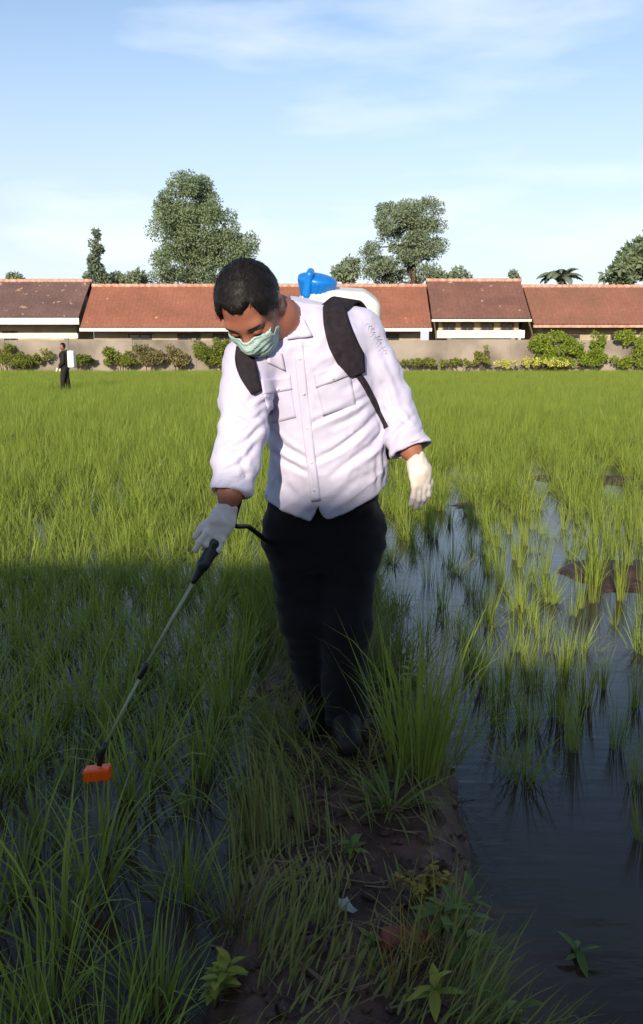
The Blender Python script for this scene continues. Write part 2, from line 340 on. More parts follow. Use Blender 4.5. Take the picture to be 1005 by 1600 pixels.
def gable_house(label, X0, X1, y0, eave, ridge, half, m_tile, m_wall, base=0.0, fascia=0.22, windows=(), m_fas=None, open_eave=0.55):
    """long house with its eave towards the field: eave line y0..., ridge 'half' further back"""
    h = empty('house', ((X0 + X1) / 2, y0 + half, base))
    yb = y0 + 2 * half
    w = MB(); ww = eave + 0.12
    w.box(X0 + 0.5, X1 - 0.5, y0 + open_eave, y0 + open_eave + 0.2, base, ww); w.box(X0 + 0.5, X1 - 0.5, yb - open_eave - 0.2, yb - open_eave, base, ww)
    zr = ridge - 0.15; sl = (zr - eave) / half
    for xw in (X0 + 0.5, X1 - 0.7):     # gable walls, with the pointed top
        za = eave + sl * open_eave - 0.06
        V = [(xw + dx, yy, zz) for dx in (0, 0.2) for yy, zz in ((y0 + open_eave + 0.2, base), (yb - open_eave - 0.2, base), (yb - open_eave - 0.2, za), (y0 + half, zr - 0.06), (y0 + open_eave + 0.2, za))]
        w.add(V, [np.array([[0, 1, 2, 3, 4]]), np.array([[9, 8, 7, 6, 5]]), np.array([[0, 5, 6, 1], [1, 6, 7, 2], [2, 7, 8, 3], [3, 8, 9, 4], [4, 9, 5, 0]])])
    w.part('wall', m_wall, h)
    roof = MB()                          # boards under the tiles
    for ya, yc in ((y0, y0 + half), (yb, y0 + half)):
        V = [(X0, ya, eave), (X1, ya, eave), (X1, yc, zr), (X0, yc, zr)]; V += [(x, y, z - 0.08) for x, y, z in V]
        roof.add(V, np.array([(0, 1, 2, 3), (7, 6, 5, 4), (0, 4, 5, 1), (2, 6, 7, 3), (1, 5, 6, 2), (3, 7, 4, 0)]))
    r = roof.part('roof', m_wframe, h)
    V1, F1 = tiled_slope(X0 - .05, X1 + .05, X0 - .05, X1 + .05, y0 - 0.06, eave + 0.03, y0 + half, ridge - 0.12)
    V2, F2 = tiled_slope(X0 - .05, X1 + .05, X0 - .05, X1 + .05, yb + 0.06, eave + 0.03, y0 + half, ridge - 0.12)
    t = part('roof_tiles', np.concatenate([V1, V2]), np.concatenate([F1, F2 + len(V1)]), m_tile, r); t['kind'] = 'stuff'
    c = MB(); n = max(2, int((X1 - X0) / 0.45))
    for i in range(n):                   # ridge caps, one by one but tiny: a single row
        a = X0 - 0.08 + (X1 - X0 + 0.16) * i / n; e = X0 - 0.08 + (X1 - X0 + 0.16) * (i + 1) / n + 0.04
        c.tube([(a, y0 + half, ridge - 0.08), (e, y0 + half, ridge - 0.10)], [0.15, 0.13], 8)
    c.part('ridge_caps', m_cap, r, True)
    f = MB(); f.box(X0 - .08, X1 + .08, y0 - 0.11, y0 - 0.07, eave - fascia, eave + 0.05); f.part('fascia', m_fas or m_white, h)
    for (xa, xb, za, zb) in windows:
        wf = MB(); yw = y0 + open_eave
        wf.box(xa, xb, yw - 0.07, yw + 0.02, zb, zb + .09); wf.box(xa, xb, yw - 0.07, yw + 0.02, za - .09, za)
        wf.box(xa, xa + .08, yw - 0.068, yw + 0.02, za, zb); wf.box(xb - .08, xb, yw - 0.068, yw + 0.02, za, zb); wf.box((xa + xb) / 2 - .04, (xa + xb) / 2 + .04, yw - 0.06, yw + 0.02, za, zb)
        wo = wf.part('window', m_wframe, h)
        for p0, p1 in ((xa + .08, (xa + xb) / 2 - .04), ((xa + xb) / 2 + .04, xb - .08)):
            MB().box(p0, p1, yw - 0.03, yw - 0.01, za, zb).part('pane', m_glass, wo)
    return tag(h, label, 'house', 'tiled houses behind the boundary wall')
def zx(px, py, Y): p = P(px, py, Y); return p[0], p[2]
t_dark = tile_mat('dark_lichened_tile', lin(112, 88, 84), lin(92, 72, 70), lin(164, 130, 118), 0.645)
t_orange = tile_mat('orange_tile', lin(150, 98, 80), lin(128, 84, 68), lin(180, 136, 110), 0.70)
t_brown = tile_mat('brown_tile', lin(124, 88, 78), lin(104, 74, 68), lin(186, 150, 138), 0.675)
t_russet = tile_mat('russet_tile', lin(140, 94, 80), lin(122, 86, 70))
xr, ze = zx(122, 498, HY); _, zr = zx(145, 437, HY + 3.6)
hA = gable_house('house with dark grey-brown lichen-spotted roof and broad white fascia', xr - 36, xr, HY, ze, zr, 3.6, t_dark, m_render, fascia=0.36, open_eave=1.4,
                 windows=[(xr - 15, xr - 13.6, 1.7, 2.5), (xr - 9.2, xr - 8, 1.7, 2.5), (xr - 5.4, xr - 4.4, 1.7, 2.5)])
xl, ze2 = zx(117, 514, HY); xr2, _ = zx(672, 514, HY); _, zr2 = zx(145, 445, HY + 3.6)
hB = gable_house('long house with bright orange tiled roof behind the man', xr + 0.25, xr2, HY - 0.3, ze2, zr2, 3.6, t_orange, m_render, fascia=0.16, open_eave=1.2,
                 windows=[(x, x + 1.5, 1.3, 2.3) for x in (xr + 3, xr + 6.2, xr + 8.5, xr + 14, xr2 - 3.4, xr2 - 6)])
xl3, ze3 = zx(683, 500, HY); xr3, _ = zx(829, 500, HY); _, zr3 = zx(700, 436, HY + 3.6)
hC = gable_house('taller house with brown roof and pale ledge under dark windows', xr2 + 0.18, xr3, HY + 0.1, ze3, zr3, 3.6, t_brown, m_render, fascia=0.10, open_eave=1.0,
                 windows=[(xl3 + a, xl3 + a + 0.85, 2.35, ze3 - 0.25) for a in (0.5, 1.7, 3.0, 4.3)])
xa, za = zx(684, 527, HY); xb, zb = zx(817, 514, HY)
MB().box(xl3 + 0.05, xr3 - 0.3, HY + 0.15, HY + 1.0, za - 0.05, zb - 0.08).part('ledge', m_white, hC, label='white ledge below the windows')
xl4, ze4 = zx(832, 509, HY); _, zr4 = zx(830, 446, HY + 3.6)
hD = gable_house('house with russet tiled roof standing behind the palm-side hedge', xr3 + 0.22, xr3 + 32, HY - 0.2, ze4, zr4, 3.6, t_russet, m_render, fascia=0.12, open_eave=1.2, m_fas=m_cap,
                 windows=[(xr3 + a, xr3 + a + 1.3, 1.4, 2.3) for a in (2.2, 5.5, 9)])
# the house behind the viewer: its ridge throws the shade over the foreground
t_back = tile_mat('back_house_tile', lin(170, 92, 66), lin(140, 76, 56))
RY = -10.0; RZ = 0.77 + (2.85 - RY) * math.tan(SUN_EL) / math.cos(SUN_AZ)
hE = gable_house('tall tiled house behind the viewer whose ridge shades the left foreground', -24, -2.85, RY - 3.6, 3.0, RZ, 3.6, t_back, m_render, fascia=0.2,
                 windows=[(x, x + 1.4, 1.0, 2.2) for x in (-18, -12, -6)])
RZ2 = (3.45 - RY) * math.tan(SUN_EL) / math.cos(SUN_AZ)  # unseen second house, added with a lower ridge so the right shade ends nearer
hF = gable_house('lower tiled house added behind the viewer to shade the right foreground', -2.65, 18, RY - 3.6, 2.8, RZ2, 3.6, t_back, m_render, fascia=0.2,
                 windows=[(x, x + 1.4, 1.0, 2.2) for x in (0, 5, 10)])
hE['group'] = hF['group'] = 'houses behind the viewer'

m_wall = mat('stained_concrete', lin(160, 146, 132), lin(112, 102, 92), scale=0.45, rough=0.95, bump=0.3, bscale=6, obj=False, detail=8)
WY0 = 56.6
wl = empty('boundary_wall', (0, WY0, 0)); tag(wl, 'long stained concrete boundary wall between field and houses', 'wall')
_, wtop = zx(600, 530, WY0)
for i in range(25):
    x = -52 + i * 4.0
    MB().box(x + 0.13, x + 3.87, WY0, WY0 + 0.14, -0.05, wtop - 0.03 * (i % 3)).part('panel', m_wall, wl)
    MB().box(x - 0.13, x + 0.13, WY0 - 0.04, WY0 + 0.18, -0.05, wtop + 0.05).part('post', m_wall, wl)
_, c0 = zx(60, 534, WY0); _, c1 = zx(60, 526, WY0)
MB().box(-52, P(122, 530, WY0)[0], WY0 - 0.06, WY0 + 0.2, wtop + 0.052, wtop + 0.36).part('coping', m_white, wl, label='cream band topping the wall before the dark-roofed house')

# ================================================================== TREES AND BUSHES
m_bark = mat('bark', lin(96, 80, 66), lin(66, 54, 44), scale=6, rough=0.95, bump=0.5, stretch=(1, 1, 0.2))
def leaf_cloud(clumps, per, size, asp=0.5, seed=0, flat=0.0):
    """leaf-sized bent faces spread over clumps (x,y,z,r)"""
    r = np.random.default_rng(seed); C = np.asarray(clumps, float); k = len(C); n = k * per
    ci = np.repeat(np.arange(k), per)
    d = r.normal(size=(n, 3)); d /= np.linalg.norm(d, axis=1)[:, None]
    rad = C[ci, 3] * r.uniform(0.15, 1, n) ** 0.45
    c = C[ci, :3] + d * rad[:, None] * np.array([1, 1, 0.85])
    a = d * 0.7 + r.normal(size=(n, 3)) * 0.8; a[:, 2] -= 0.25; a /= np.linalg.norm(a, axis=1)[:, None]
    s = np.cross(a, r.normal(size=(n, 3)) + np.array([0, 0, flat])); s /= np.linalg.norm(s, axis=1)[:, None]; nn = np.cross(a, s)
    sz = (size * r.uniform(0.6, 1.3, n))[:, None]
    V = np.stack([c, c + a * sz * .45 + s * sz * asp * .5 + nn * sz * .08, c + a * sz - nn * sz * .1, c + a * sz * .45 - s * sz * asp * .5 + nn * sz * .08], 1).reshape(-1, 3)
    Fq = np.arange(4 * n).reshape(n, 4)
    rr = np.repeat(0.5 * r.random(n) + 0.5 * r.random(k)[ci], 4)
    return V, Fq, {'t': np.tile([0.2, .6, 1, .6], n), 'r': rr}
def env_clumps(ells, Y, depth, n, rad, seed):
    r = np.random.default_rng(seed); out = []; ar = np.array([e[2] * e[3] for e in ells], float); ar /= ar.sum()
    for _ in range(n):
        e = ells[r.choice(len(ells), p=ar)]; d = r.normal(size=3); d /= np.linalg.norm(d); q = d * r.uniform(0.25, 1) ** 0.5
        p = P(e[0] + q[0] * e[2] * .86, e[1] + q[1] * e[3] * .86, Y); p[1] += q[2] * depth
        out.append((*p, rad * r.uniform(0.65, 1.25)))
    return out
def tree(name, label, ells, Y, n, rad, per, size, m_leaf, trunk_px, trunk_r, seed, cat='tree', group=None, depth=2.5, limbs=9, trunk_top=None, flat=0.0):
    base = P(trunk_px, 570, Y); base[2] = 0
    t = empty(name, base); tag(t, label, cat, group)
    cl = env_clumps(ells, Y, depth, n, rad, seed); r = random.Random(seed)
    V, Fq, at = leaf_cloud(cl, per, size, seed=seed, flat=flat)
    part('crown', V, Fq, m_leaf, t, True, at)
    zt = max(c[2] for c in cl); zmid = trunk_top or (min(c[2] for c in cl) * .5 + zt * .5)
    mb = MB(); top = np.array([base[0] + .2, base[1], zmid])
    pts = spline([base, base * .5 + top * .5 + np.array([.15, 0, 0]), top], 7); mb.tube(pts, np.linspace(trunk_r, trunk_r * .5, 7), 9)
    for c in r.sample(cl, min(limbs, len(cl))):
        a = pts[r.randint(3, 6)]; e = np.array(c[:3]); mid = (a + e) / 2 + np.array([0, 0, -.2])
        mb.tube(spline([a, mid, e], 5), np.linspace(trunk_r * .4, trunk_r * .1, 5), 6)
    mb.part('trunk', m_bark, t, True)
    return t
l_tree = leaf_mat('tree_leaf', lin(116, 130, 100), lin(140, 154, 118), lin(146, 160, 120), 0.35, rnd=0.4, spec=.1, rough=.7)
l_tree2 = leaf_mat('tree_leaf_dull', lin(126, 138, 112), lin(148, 160, 128), lin(156, 168, 132), 0.35, rnd=0.4, spec=.1, rough=.7)
l_dark = leaf_mat('cypress_leaf', lin(104, 118, 98), lin(126, 140, 114), lin(140, 150, 122), 0.3, rnd=0.5)
l_bush = leaf_mat('bush_leaf', lin(84, 100, 40), lin(120, 134, 52), lin(150, 150, 70), 0.25, rnd=0.6)
l_vine = leaf_mat('vine_leaf', lin(86, 110, 36), lin(122, 146, 46), lin(150, 164, 60), 0.25, rnd=0.6)
l_yel = leaf_mat('yellow_leaf', lin(150, 160, 50), lin(214, 206, 90), lin(220, 214, 120), 0.25, rnd=0.6)
tree('broadleaf_tree', 'biggest tree, dense rounded grey-green crown above the orange roof',
     [(292, 320, 50, 52), (318, 360, 62, 62), (262, 350, 30, 40), (340, 400, 58, 42), (275, 410, 40, 36), (375, 390, 28, 26), (300, 285, 26, 18), (255, 430, 24, 16), (330, 432, 60, 14)], 76, 180, 0.85, 300, 0.21, l_tree, 300, 0.38, 3)
tree('tall_open_tree', 'tall tree with pale limbs and broken crown right of the man',
     [(655, 335, 38, 30), (668, 375, 28, 42), (612, 345, 26, 32), (638, 380, 32, 40), (585, 395, 22, 24), (600, 425, 36, 18), (655, 425, 38, 16)], 78, 125, 0.70, 260, 0.21, l_tree2, 640, 0.3, 5, limbs=14)
tree('small_round_tree', 'small round tree beside the blue sprayer lid', [(540, 424, 20, 20)], 78, 14, 0.6, 90, 0.36, l_tree2, 540, 0.15, 6, depth=1)
tree('cypress_tree', 'narrow pointed cypress above the dark roof', [(151, 366, 5, 14), (151, 392, 9, 20), (150, 420, 13, 22), (160, 436, 12, 12), (143, 434, 8, 12)], 72, 60, 0.3, 80, 0.26, l_dark, 150, 0.14, 8, depth=.5, limbs=3)
tree('low_tree', 'low dull tree between the cypress and the biggest tree', [(190, 438, 24, 9), (214, 436, 12, 9)], 74, 22, 0.5, 80, 0.34, l_tree2, 195, 0.15, 9, depth=1)
tree('low_tree', 'low bush tree right of the pale-limbed tree, above the brown roof', [(716, 432, 12, 12), (690, 436, 16, 9), (738, 436, 12, 7)], 76, 18, 0.42, 80, 0.32, l_tree2, 716, 0.12, 10, depth=1)
tree('low_tree', 'tiny pointed treetop over the end of the brown roof', [(803, 430, 5, 12)], 76, 8, 0.28, 70, 0.25, l_dark, 803, 0.08, 12, depth=.4, limbs=2)
tree('low_tree', 'faint treetop over the dark roof at the left edge', [(24, 434, 9, 5)], 76, 8, 0.3, 70, 0.3, l_tree2, 24, 0.1, 13, depth=.5, limbs=2)
tree('spreading_tree', 'pale green tree with drooping leaves cut by the right edge', [(990, 408, 32, 22), (968, 428, 26, 14), (1030, 410, 40, 34), (1003, 372, 8, 4), (1020, 380, 24, 14)], 70, 70, 0.5, 80, 0.5, l_tree, 1015, 0.22, 14, depth=1.6)
# palm
def frond(mb, base, az, L, rise, droop, nleaf, lw):
    a = np.array([math.cos(az), math.sin(az), 0]); pts = []; p = np.array(base, float); th = rise
    for i in range(9): pts.append(p.copy()); p = p + (L / 8) * (a * math.cos(th) + np.array([0, 0, math.sin(th)])); th -= droop / 8
    mb.tube(pts, np.linspace(0.05, 0.012, 9), 5); s = np.cross(a, (0, 0, 1)); pts = np.array(pts)
    for i in range(nleaf):
        t = 0.12 + 0.87 * i / nleaf; k = t * 8; j = min(int(k), 7); q = pts[j] + (pts[j + 1] - pts[j]) * (k - j); T = pts[j + 1] - pts[j]; T /= np.linalg.norm(T)
        ll = lw * math.sin(math.pi * (0.12 + 0.82 * t))
        for sg in (-1, 1):
            d = s * sg * .8 + T * .55 + np.array([0, 0, -.35]); d /= np.linalg.norm(d); e = q + d * ll; m = q + d * ll * .5 + np.array([0, 0, ll * .05])
            mb.add([q, m + T * .07, e, m - T * .07], np.array([[0, 1, 2, 3]]))
pb = P(875, 570, 72); pb[2] = 0
palm = empty('palm_tree', pb); tag(palm, 'palm with arching fronds showing above the russet roof', 'palm')
ph = P(875, 444, 72); l_palm = leaf_mat('palm_leaf', lin(130, 142, 116), lin(150, 162, 134), lin(164, 172, 140), 0.3, rnd=0.3)
MB().tube(spline([pb, (pb + ph) / 2 + np.array([.1, 0, 0]), ph], 7), np.linspace(.2, .14, 7), 9).part('trunk', m_bark, palm, True)
rp = random.Random(4)
for i in range(15):
    mb = MB(); frond(mb, ph, i * 2 * math.pi / 15 + rp.uniform(-.15, .15), rp.uniform(2.1, 2.7), rp.uniform(.75, 1.5), rp.uniform(1.9, 2.9), 34, .6); mb.part('frond', l_palm, palm, True)
# bushes along the wall
def bush(label, ells, Y, n, rad, per, size, m, seed, name='bush', cat='bush', depth=.45):
    mx_ = [e[0] for e in ells]; ells = list(ells) + [((min(mx_) + max(mx_)) / 2, 565, (max(mx_) - min(mx_)) / 2 + 12, 5)]; n = int(n * 1.35)
    cl = env_clumps(ells, Y, depth, n, rad, seed); cx = float(np.mean([c[0] for c in cl])); b = np.array([cx, Y, 0.0]); t = empty(name, b)
    V, Fq, at = leaf_cloud(cl, int(per * 1.5), size * .85, seed=seed); V[:, 2] = np.maximum(V[:, 2], 0.01); V[:, 1] = np.minimum(V[:, 1], WY0 - 0.08); part('foliage', V, Fq, m, t, True, at)
    mb = MB()
    for c in cl[:7]: mb.tube(spline([b + np.array([random.uniform(-.1, .1) + (c[0] - cx) * .3, 0, -.03]), [(c[0] + cx) / 2, Y, c[2] * .5], c[:3]], 4), [.03, .02, .015, .008], 5)
    mb.part('stems', m_bark, t, True)
    return tag(t, label, cat, 'bushes along the wall')
BY = 55.9
bush('tall bush at the wall just left of the man', [(345, 545, 22, 22), (318, 548, 18, 20), (360, 555, 16, 14)], BY, 34, .28, 90, .16, l_bush, 21)
bush('loose bush with dry stems left of the tall bush', [(272, 552, 14, 18), (285, 560, 16, 12)], BY, 18, .24, 60, .16, leaf_mat('dry_bush_leaf', lin(110, 104, 60), lin(140, 128, 76), lin(160, 140, 96), .2), 22)
bush('low spreading bush under the long wall, right of the far worker', [(185, 558, 26, 10), (205, 562, 22, 8), (170, 552, 10, 10)], BY, 24, .22, 80, .16, l_bush, 23)
bush('scrubby low bush behind the far worker', [(120, 562, 24, 7), (140, 560, 14, 8)], BY, 14, .18, 70, .15, l_bush, 24)
bush('bush left of the far worker with a pale flower head', [(30, 560, 14, 10), (52, 560, 12, 9), (12, 562, 14, 8)], BY, 20, .2, 80, .15, l_bush, 25)
bush('hedge of bright creeper spilling over the wall under the russet roof', [(868, 540, 34, 22), (845, 535, 16, 16), (895, 535, 12, 18), (850, 555, 16, 12)], BY, 44, .28, 90, .16, l_vine, 26)
bush('narrow creeper column on the wall in the middle of the right end', [(935, 538, 10, 24), (932, 555, 12, 12)], BY, 16, .24, 90, .16, l_vine, 27)
bush('creeper mass on the wall at the right edge', [(975, 530, 14, 14), (960, 552, 22, 14), (1000, 540, 14, 22), (1030, 545, 24, 22)], BY, 34, .28, 90, .16, l_vine, 28)
bush('thin weeds at the wall below the brown roofed house', [(755, 562, 10, 7), (730, 566, 22, 4), (690, 568, 26, 3)], BY, 20, .13, 60, .13, l_bush, 29)
bush('row of yellow-green leafy plants at the wall foot', [(790, 567, 26, 5), (830, 567, 22, 5), (875, 567, 24, 5)], BY - .5, 26, .14, 50, .15, l_yel, 30)
bush('brownish scrub on the wall between far worker and loose bush', [(225, 550, 22, 14), (245, 558, 16, 9)], BY, 22, .24, 70, .15, leaf_mat('brown_scrub_leaf', lin(104, 98, 62), lin(130, 124, 76), lin(146, 134, 92), .2), 42)
bush('tangle on the wall at the left photo edge', [(5, 548, 16, 12), (-20, 552, 20, 14), (72, 556, 12, 10)], BY, 26, .22, 80, .15, l_bush, 44)
bush('creeper on the wall between the two bright creeper masses', [(915, 556, 12, 10), (905, 545, 8, 14)], BY, 14, .22, 80, .15, l_vine, 45)
bush('grassy fringe at the wall foot right of the man', [(640, 567, 30, 4), (665, 564, 20, 5)], BY, 24, .14, 60, .13, l_bush, 46)
bush('thin climber on the wall below the brown roof', [(760, 545, 5, 16), (748, 556, 8, 8)], BY, 10, .16, 60, .13, l_bush, 47)
# unseen tree, added behind the viewer to break the straight edge of the shade
bt = empty('added_shade_tree', (-4.1, -6.2, 0)); tag(bt, 'leafy tree added behind the viewer to roughen the edge of the shade', 'tree')
rb = np.random.default_rng(3); cl = [(-4.1 + rb.normal(0, 1.0), -6.2 + rb.normal(0, .6), 2.45 + rb.uniform(-.9, .95), .45) for _ in range(60)]
V, Fq, at = leaf_cloud(cl, 110, .17, seed=5); part('crown', V, Fq, l_tree, bt, True, at)
mb = MB(); mb.tube(spline([(-4.1, -6.2, -.05), (-4.0, -6.2, 1.6), (-4.15, -6.2, 2.6)], 7), np.linspace(.16, .07, 7), 8)
for c in cl[:9]: mb.tube(spline([(-4.0, -6.2, 2.0), ((c[0] - 4.1) / 2, -6.2, c[2] - .5), c[:3]], 5), np.linspace(.05, .015, 5), 6)
mb.part('trunk', m_bark, bt, True)

# ================================================================== RICE
def blades(n, seed, r0=.03, L=(.36, .56), W=(.005, .009), lean=(.03, .45), droop=(.1, 1.3), segs=5, hz=0.0):
    r = np.random.default_rng(seed); az = r.uniform(0, 2 * math.pi, n); rr = r0 * np.sqrt(r.random(n))
    base = np.stack([rr * np.cos(az + r.normal(0, .6, n)), rr * np.sin(az + r.normal(0, .6, n)), np.full(n, hz)], -1)
    ln = r.uniform(*L, n); w = r.uniform(*W, n); le = r.uniform(0, 1, n) ** 1.4 * (lean[1] - lean[0]) + lean[0]; dr = r.uniform(0, 1, n) ** 2 * (droop[1] - droop[0]) + droop[0]
    s = np.linspace(0, 1, segs + 1); prof = np.array([(.55 + .45 * min(1, x * 3)) * (1 - x ** 2.2) + .03 for x in s])
    tw = az + math.pi / 2 + r.normal(0, .7, n)
    P0 = base.copy(); rows = []
    for i in range(segs + 1):
        side = np.stack([np.cos(tw), np.sin(tw), np.zeros(n)], -1) * (w * prof[i] / 2)[:, None] * 1.0
        rows.append(np.stack([P0 - side, P0 + side], 1))
        th = le + dr * ((i + .5) / segs) ** 1.8; st = (ln / segs)[:, None]
        P0 = P0 + st * np.stack([np.sin(th) * np.cos(az), np.sin(th) * np.sin(az), np.cos(th)], -1)
    A = np.stack(rows, 1)                         # n, segs+1, 2, 3
    V = A.reshape(-1, 3); k = (segs + 1) * 2; b0 = np.arange(n)[:, None, None] * k; i = np.arange(segs)[None, :, None] * 2
    Fq = (b0 + i + np.array([0, 1, 3, 2])[None, None, :]).reshape(-1, 4)
    return V, Fq, {'t': np.tile(np.repeat(s, 2), n), 'r': np.repeat(r.random(n), k)}
l_rice = leaf_mat('rice_leaf', lin(120, 130, 60), lin(128, 150, 54), lin(156, 168, 70), 0.35, rough=.5, rnd=.5, wscale=.6)
NV = 7
rice_me = []
for k in range(NV):
    V, Fq, at = blades(68, 100 + k, r0=.05, L=(.17, .42), W=(.0036, .0072), lean=(.03, .6), droop=(.1, 2.3)); rice_me.append(mesh('rice_leaves', V, Fq, l_rice, True, at))
thin_me = []
for k in range(4):
    V, Fq, at = blades(30, 200 + k, r0=.028, L=(.24, .46), W=(.004, .007), lean=(.01, .2), droop=(.03, .7)); thin_me.append(mesh('rice_leaves', V, Fq, l_rice, True, at))
broad_me = []
for k in range(5):
    V, Fq, at = blades(30, 250 + k, r0=.035, L=(.22, .52), W=(.005, .011), lean=(.03, .5), droop=(.3, 2.4), segs=7); broad_me.append(mesh('rice_leaves', V, Fq, l_rice, True, at))
# where each rice plant stands
pts = []
def try_rice(x, y, left):
    if left and x > -0.30 - .04 * math.sin(y * 3): return
    if not left and x < 0.50: return
    if abs(x - 0.05) < 0.5 and 2.3 < y < 3.4 and False: return
    pts.append((x, y, left))
sp = .215
for i in range(-170, 171):
    for j in range(5, 260):
        y = j * sp + rng.normal(0, .02); x = i * sp + rng.normal(0, .02) + .05 * math.sin(y * .35)
        if y < 0.9 or y > 55.0 or abs(x) > 4.0 + .58 * y: continue
        if x < 0.07:
            d = float(fbm(np.array(x * .8 + 20), np.array(y * .8), 41)); keep = (.95 if fbm(np.array(x * 1.7 + 7), np.array(y * 1.7), 47) > .36 else .5) if y > 3.5 else ((0.97 if y > 2.4 else .85) if d > .36 else .7)
            furrow = abs((x + 2.6) - (y - 8.5) * .55) < .16 and y < 16
            if furrow: keep = .25
            if rng.random() < keep: try_rice(x, y, True)
        else:
            row = 0.5 + .5 * math.sin((x * 1.0 - y * .18) * 2 * math.pi / .86)
            d = float(fbm(np.array(x * .6 + 3), np.array(y * .5), 51))
            dens = np.interp(y, [0.8, 2.4, 3.2, 4.2, 7.5, 10, 14, 18], [.02, .14, .7, 1.1, 1.2, 1.1, 1, .97])
            keep = dens * (0.22 + 1.0 * row if y < 12 else 1) * (1.25 if d > .5 else .75)
            if y < 3.0 and x < .95: keep *= .3
            if rng.random() < keep: try_rice(x, y, False)
pts = [p for p in pts if not (29.0 < p[1] < 31.6 and abs(p[0] + 8.95) < .55)]
for qx_, qy_ in ((825, 1150), (992, 1240), (905, 1030), (760, 975), (806, 1030), (962, 985), (700, 890), (735, 945), (852, 905), (990, 1120), (880, 1080), (780, 900), (930, 925), (690, 960), (745, 1060), (870, 1135), (940, 1090), (1000, 1030), (960, 1185), (722, 1015), (790, 1090), (905, 960), (1003, 1330), (840, 1060)):
    g = G(qx_, qy_, -.17); pts.append((g[0], g[1], 0))
for j in range(900):                                # plants overgrow the earth path further out
    y = 4.6 + 50 * rng.random() ** 1.6; pts.append((float(bund_c(y)) + rng.normal(0, .2), y, 2))
pts = np.array(pts, float)
gz_ = ground_z(pts[:, 0], pts[:, 1]); bz = np.where(pts[:, 2] == 2, gz_, np.minimum(gz_, WATER_Z)) - 0.01
ppx, ppy = toPx(np.stack([pts[:, 0], pts[:, 1], bz + .3], -1)); inview = (ppx > -40) & (ppx < 1045) & (ppy < 1680)
order = np.argsort(np.where(inview & (pts[:, 2] < 2), pts[:, 1], 1e3 + pts[:, 1]))
near = order[:300]; nearset = set(near.tolist())
RICE_L = [('rice plant in the shaded paddy left of the earth path, nearest the viewer', 'shaded rice plants left of the path'),
          ('rice plant at the sunlit edge of the shade in the left paddy', 'rice plants at the edge of the shade, left'),
          ('sparse rice plant standing in the dark water right of the earth path', 'rice plants standing in shaded water'),
          ('sparse sunlit rice plant standing in brown water right of the man', 'rice plants standing in sunlit water')]
for i in near:
    x, y, left = pts[i]; me = (broad_me + rice_me[:3])[i % 8] if left and y < 2.9 else rice_me[i % NV] if (left or y > 8) else (rice_me + thin_me * 4)[int(rng.integers(0, NV + 16))]
    o = obj('rice_plant', me, None, (x, y, bz[i])); s = rng.uniform(.78, 1.12) * ((1.0 if y > 3 else .95) if left else .82); o.scale = (s, s, s); o.rotation_euler = (rng.normal(0, .05), rng.normal(0, .05), rng.uniform(0, 6.28))
    qx_, qy_ = toPx(np.array([x, y, bz[i] + .25]))
    if left:
        c = 'by the left photo edge' if qx_ < 130 else ('around the spray lance' if qx_ < 300 else 'left of the black trousers')
        rw = 'nearest the viewer in deep shade' if y < 2.5 else ('in the shade' if y < 3.7 else ('on the edge of the shade' if y < 4.6 else 'in the sun just past the shade'))
    else:
        c = 'right of the tall grass clump' if qx_ < 730 else ('amid the flooded plot' if qx_ < 880 else 'by the right photo edge')
        rw = 'standing in dark shaded water' if y < 4.3 else ('standing in sunlit brown water' if y < 6.5 else 'standing in rippled water farther out')
    g_ = 'rice plant %s, %s' % (rw, c); sz_ = 'taller ' if s > (1.0 if left else .72) else 'shorter '
    tag(o, sz_ + g_, 'rice plant', sz_ + 'rice plants %s, %s' % (rw, c))
rest = np.array([i for i in range(len(pts)) if i not in nearset])
pm = bpy.data.meshes.new('rice_field'); RV = np.stack([pts[rest, 0], pts[rest, 1], bz[rest]], -1).astype(np.float32)
pm.vertices.add(len(RV)); pm.vertices.foreach_set('co', RV.ravel())
a = pm.attributes.new('rot', 'FLOAT_VECTOR', 'POINT'); rt = np.stack([rng.normal(0, .06, len(RV)), rng.normal(0, .06, len(RV)), rng.uniform(0, 6.28, len(RV))], -1).astype(np.float32); a.data.foreach_set('vector', rt.ravel())
a = pm.attributes.new('scl', 'FLOAT', 'POINT'); a.data.foreach_set('value', (rng.uniform(.85, 1.15, len(RV)) * (0.95 + .25 * fbm(RV[:, 0] * .3, RV[:, 1] * .3, 77)) * np.where(pts[rest, 2] == 2, .7, np.where(pts[rest, 2] == 1, 1, np.interp(pts[rest, 1], [6, 14], [.84, 1.0])))).astype(np.float32))
a = pm.attributes.new('var', 'INT', 'POINT'); a.data.foreach_set('value', rng.integers(0, NV, len(RV)).astype(np.int32))
pm.materials.append(l_rice)
rf = obj('rice_field', pm); tag(rf, 'green rice crop filling the paddies out to the wall', 'rice', kind='stuff')
ng = bpy.data.node_groups.new('rice_scatter', 'GeometryNodeTree'); ng.interface.new_socket('Geometry', in_out='INPUT', socket_type='NodeSocketGeometry'); ng.interface.new_socket('Geometry', in_out='OUTPUT', socket_type='NodeSocketGeometry')
gi = ng.nodes.new('NodeGroupInput'); go = ng.nodes.new('NodeGroupOutput'); jn = ng.nodes.new('GeometryNodeJoinGeometry')
def nattr(nm, t):
    n = ng.nodes.new('GeometryNodeInputNamedAttribute'); n.data_type = t; n.inputs[0].default_value = nm; return n.outputs[0]
s_rot, s_scl, s_var = nattr('rot', 'FLOAT_VECTOR'), nattr('scl', 'FLOAT'), nattr('var', 'INT')
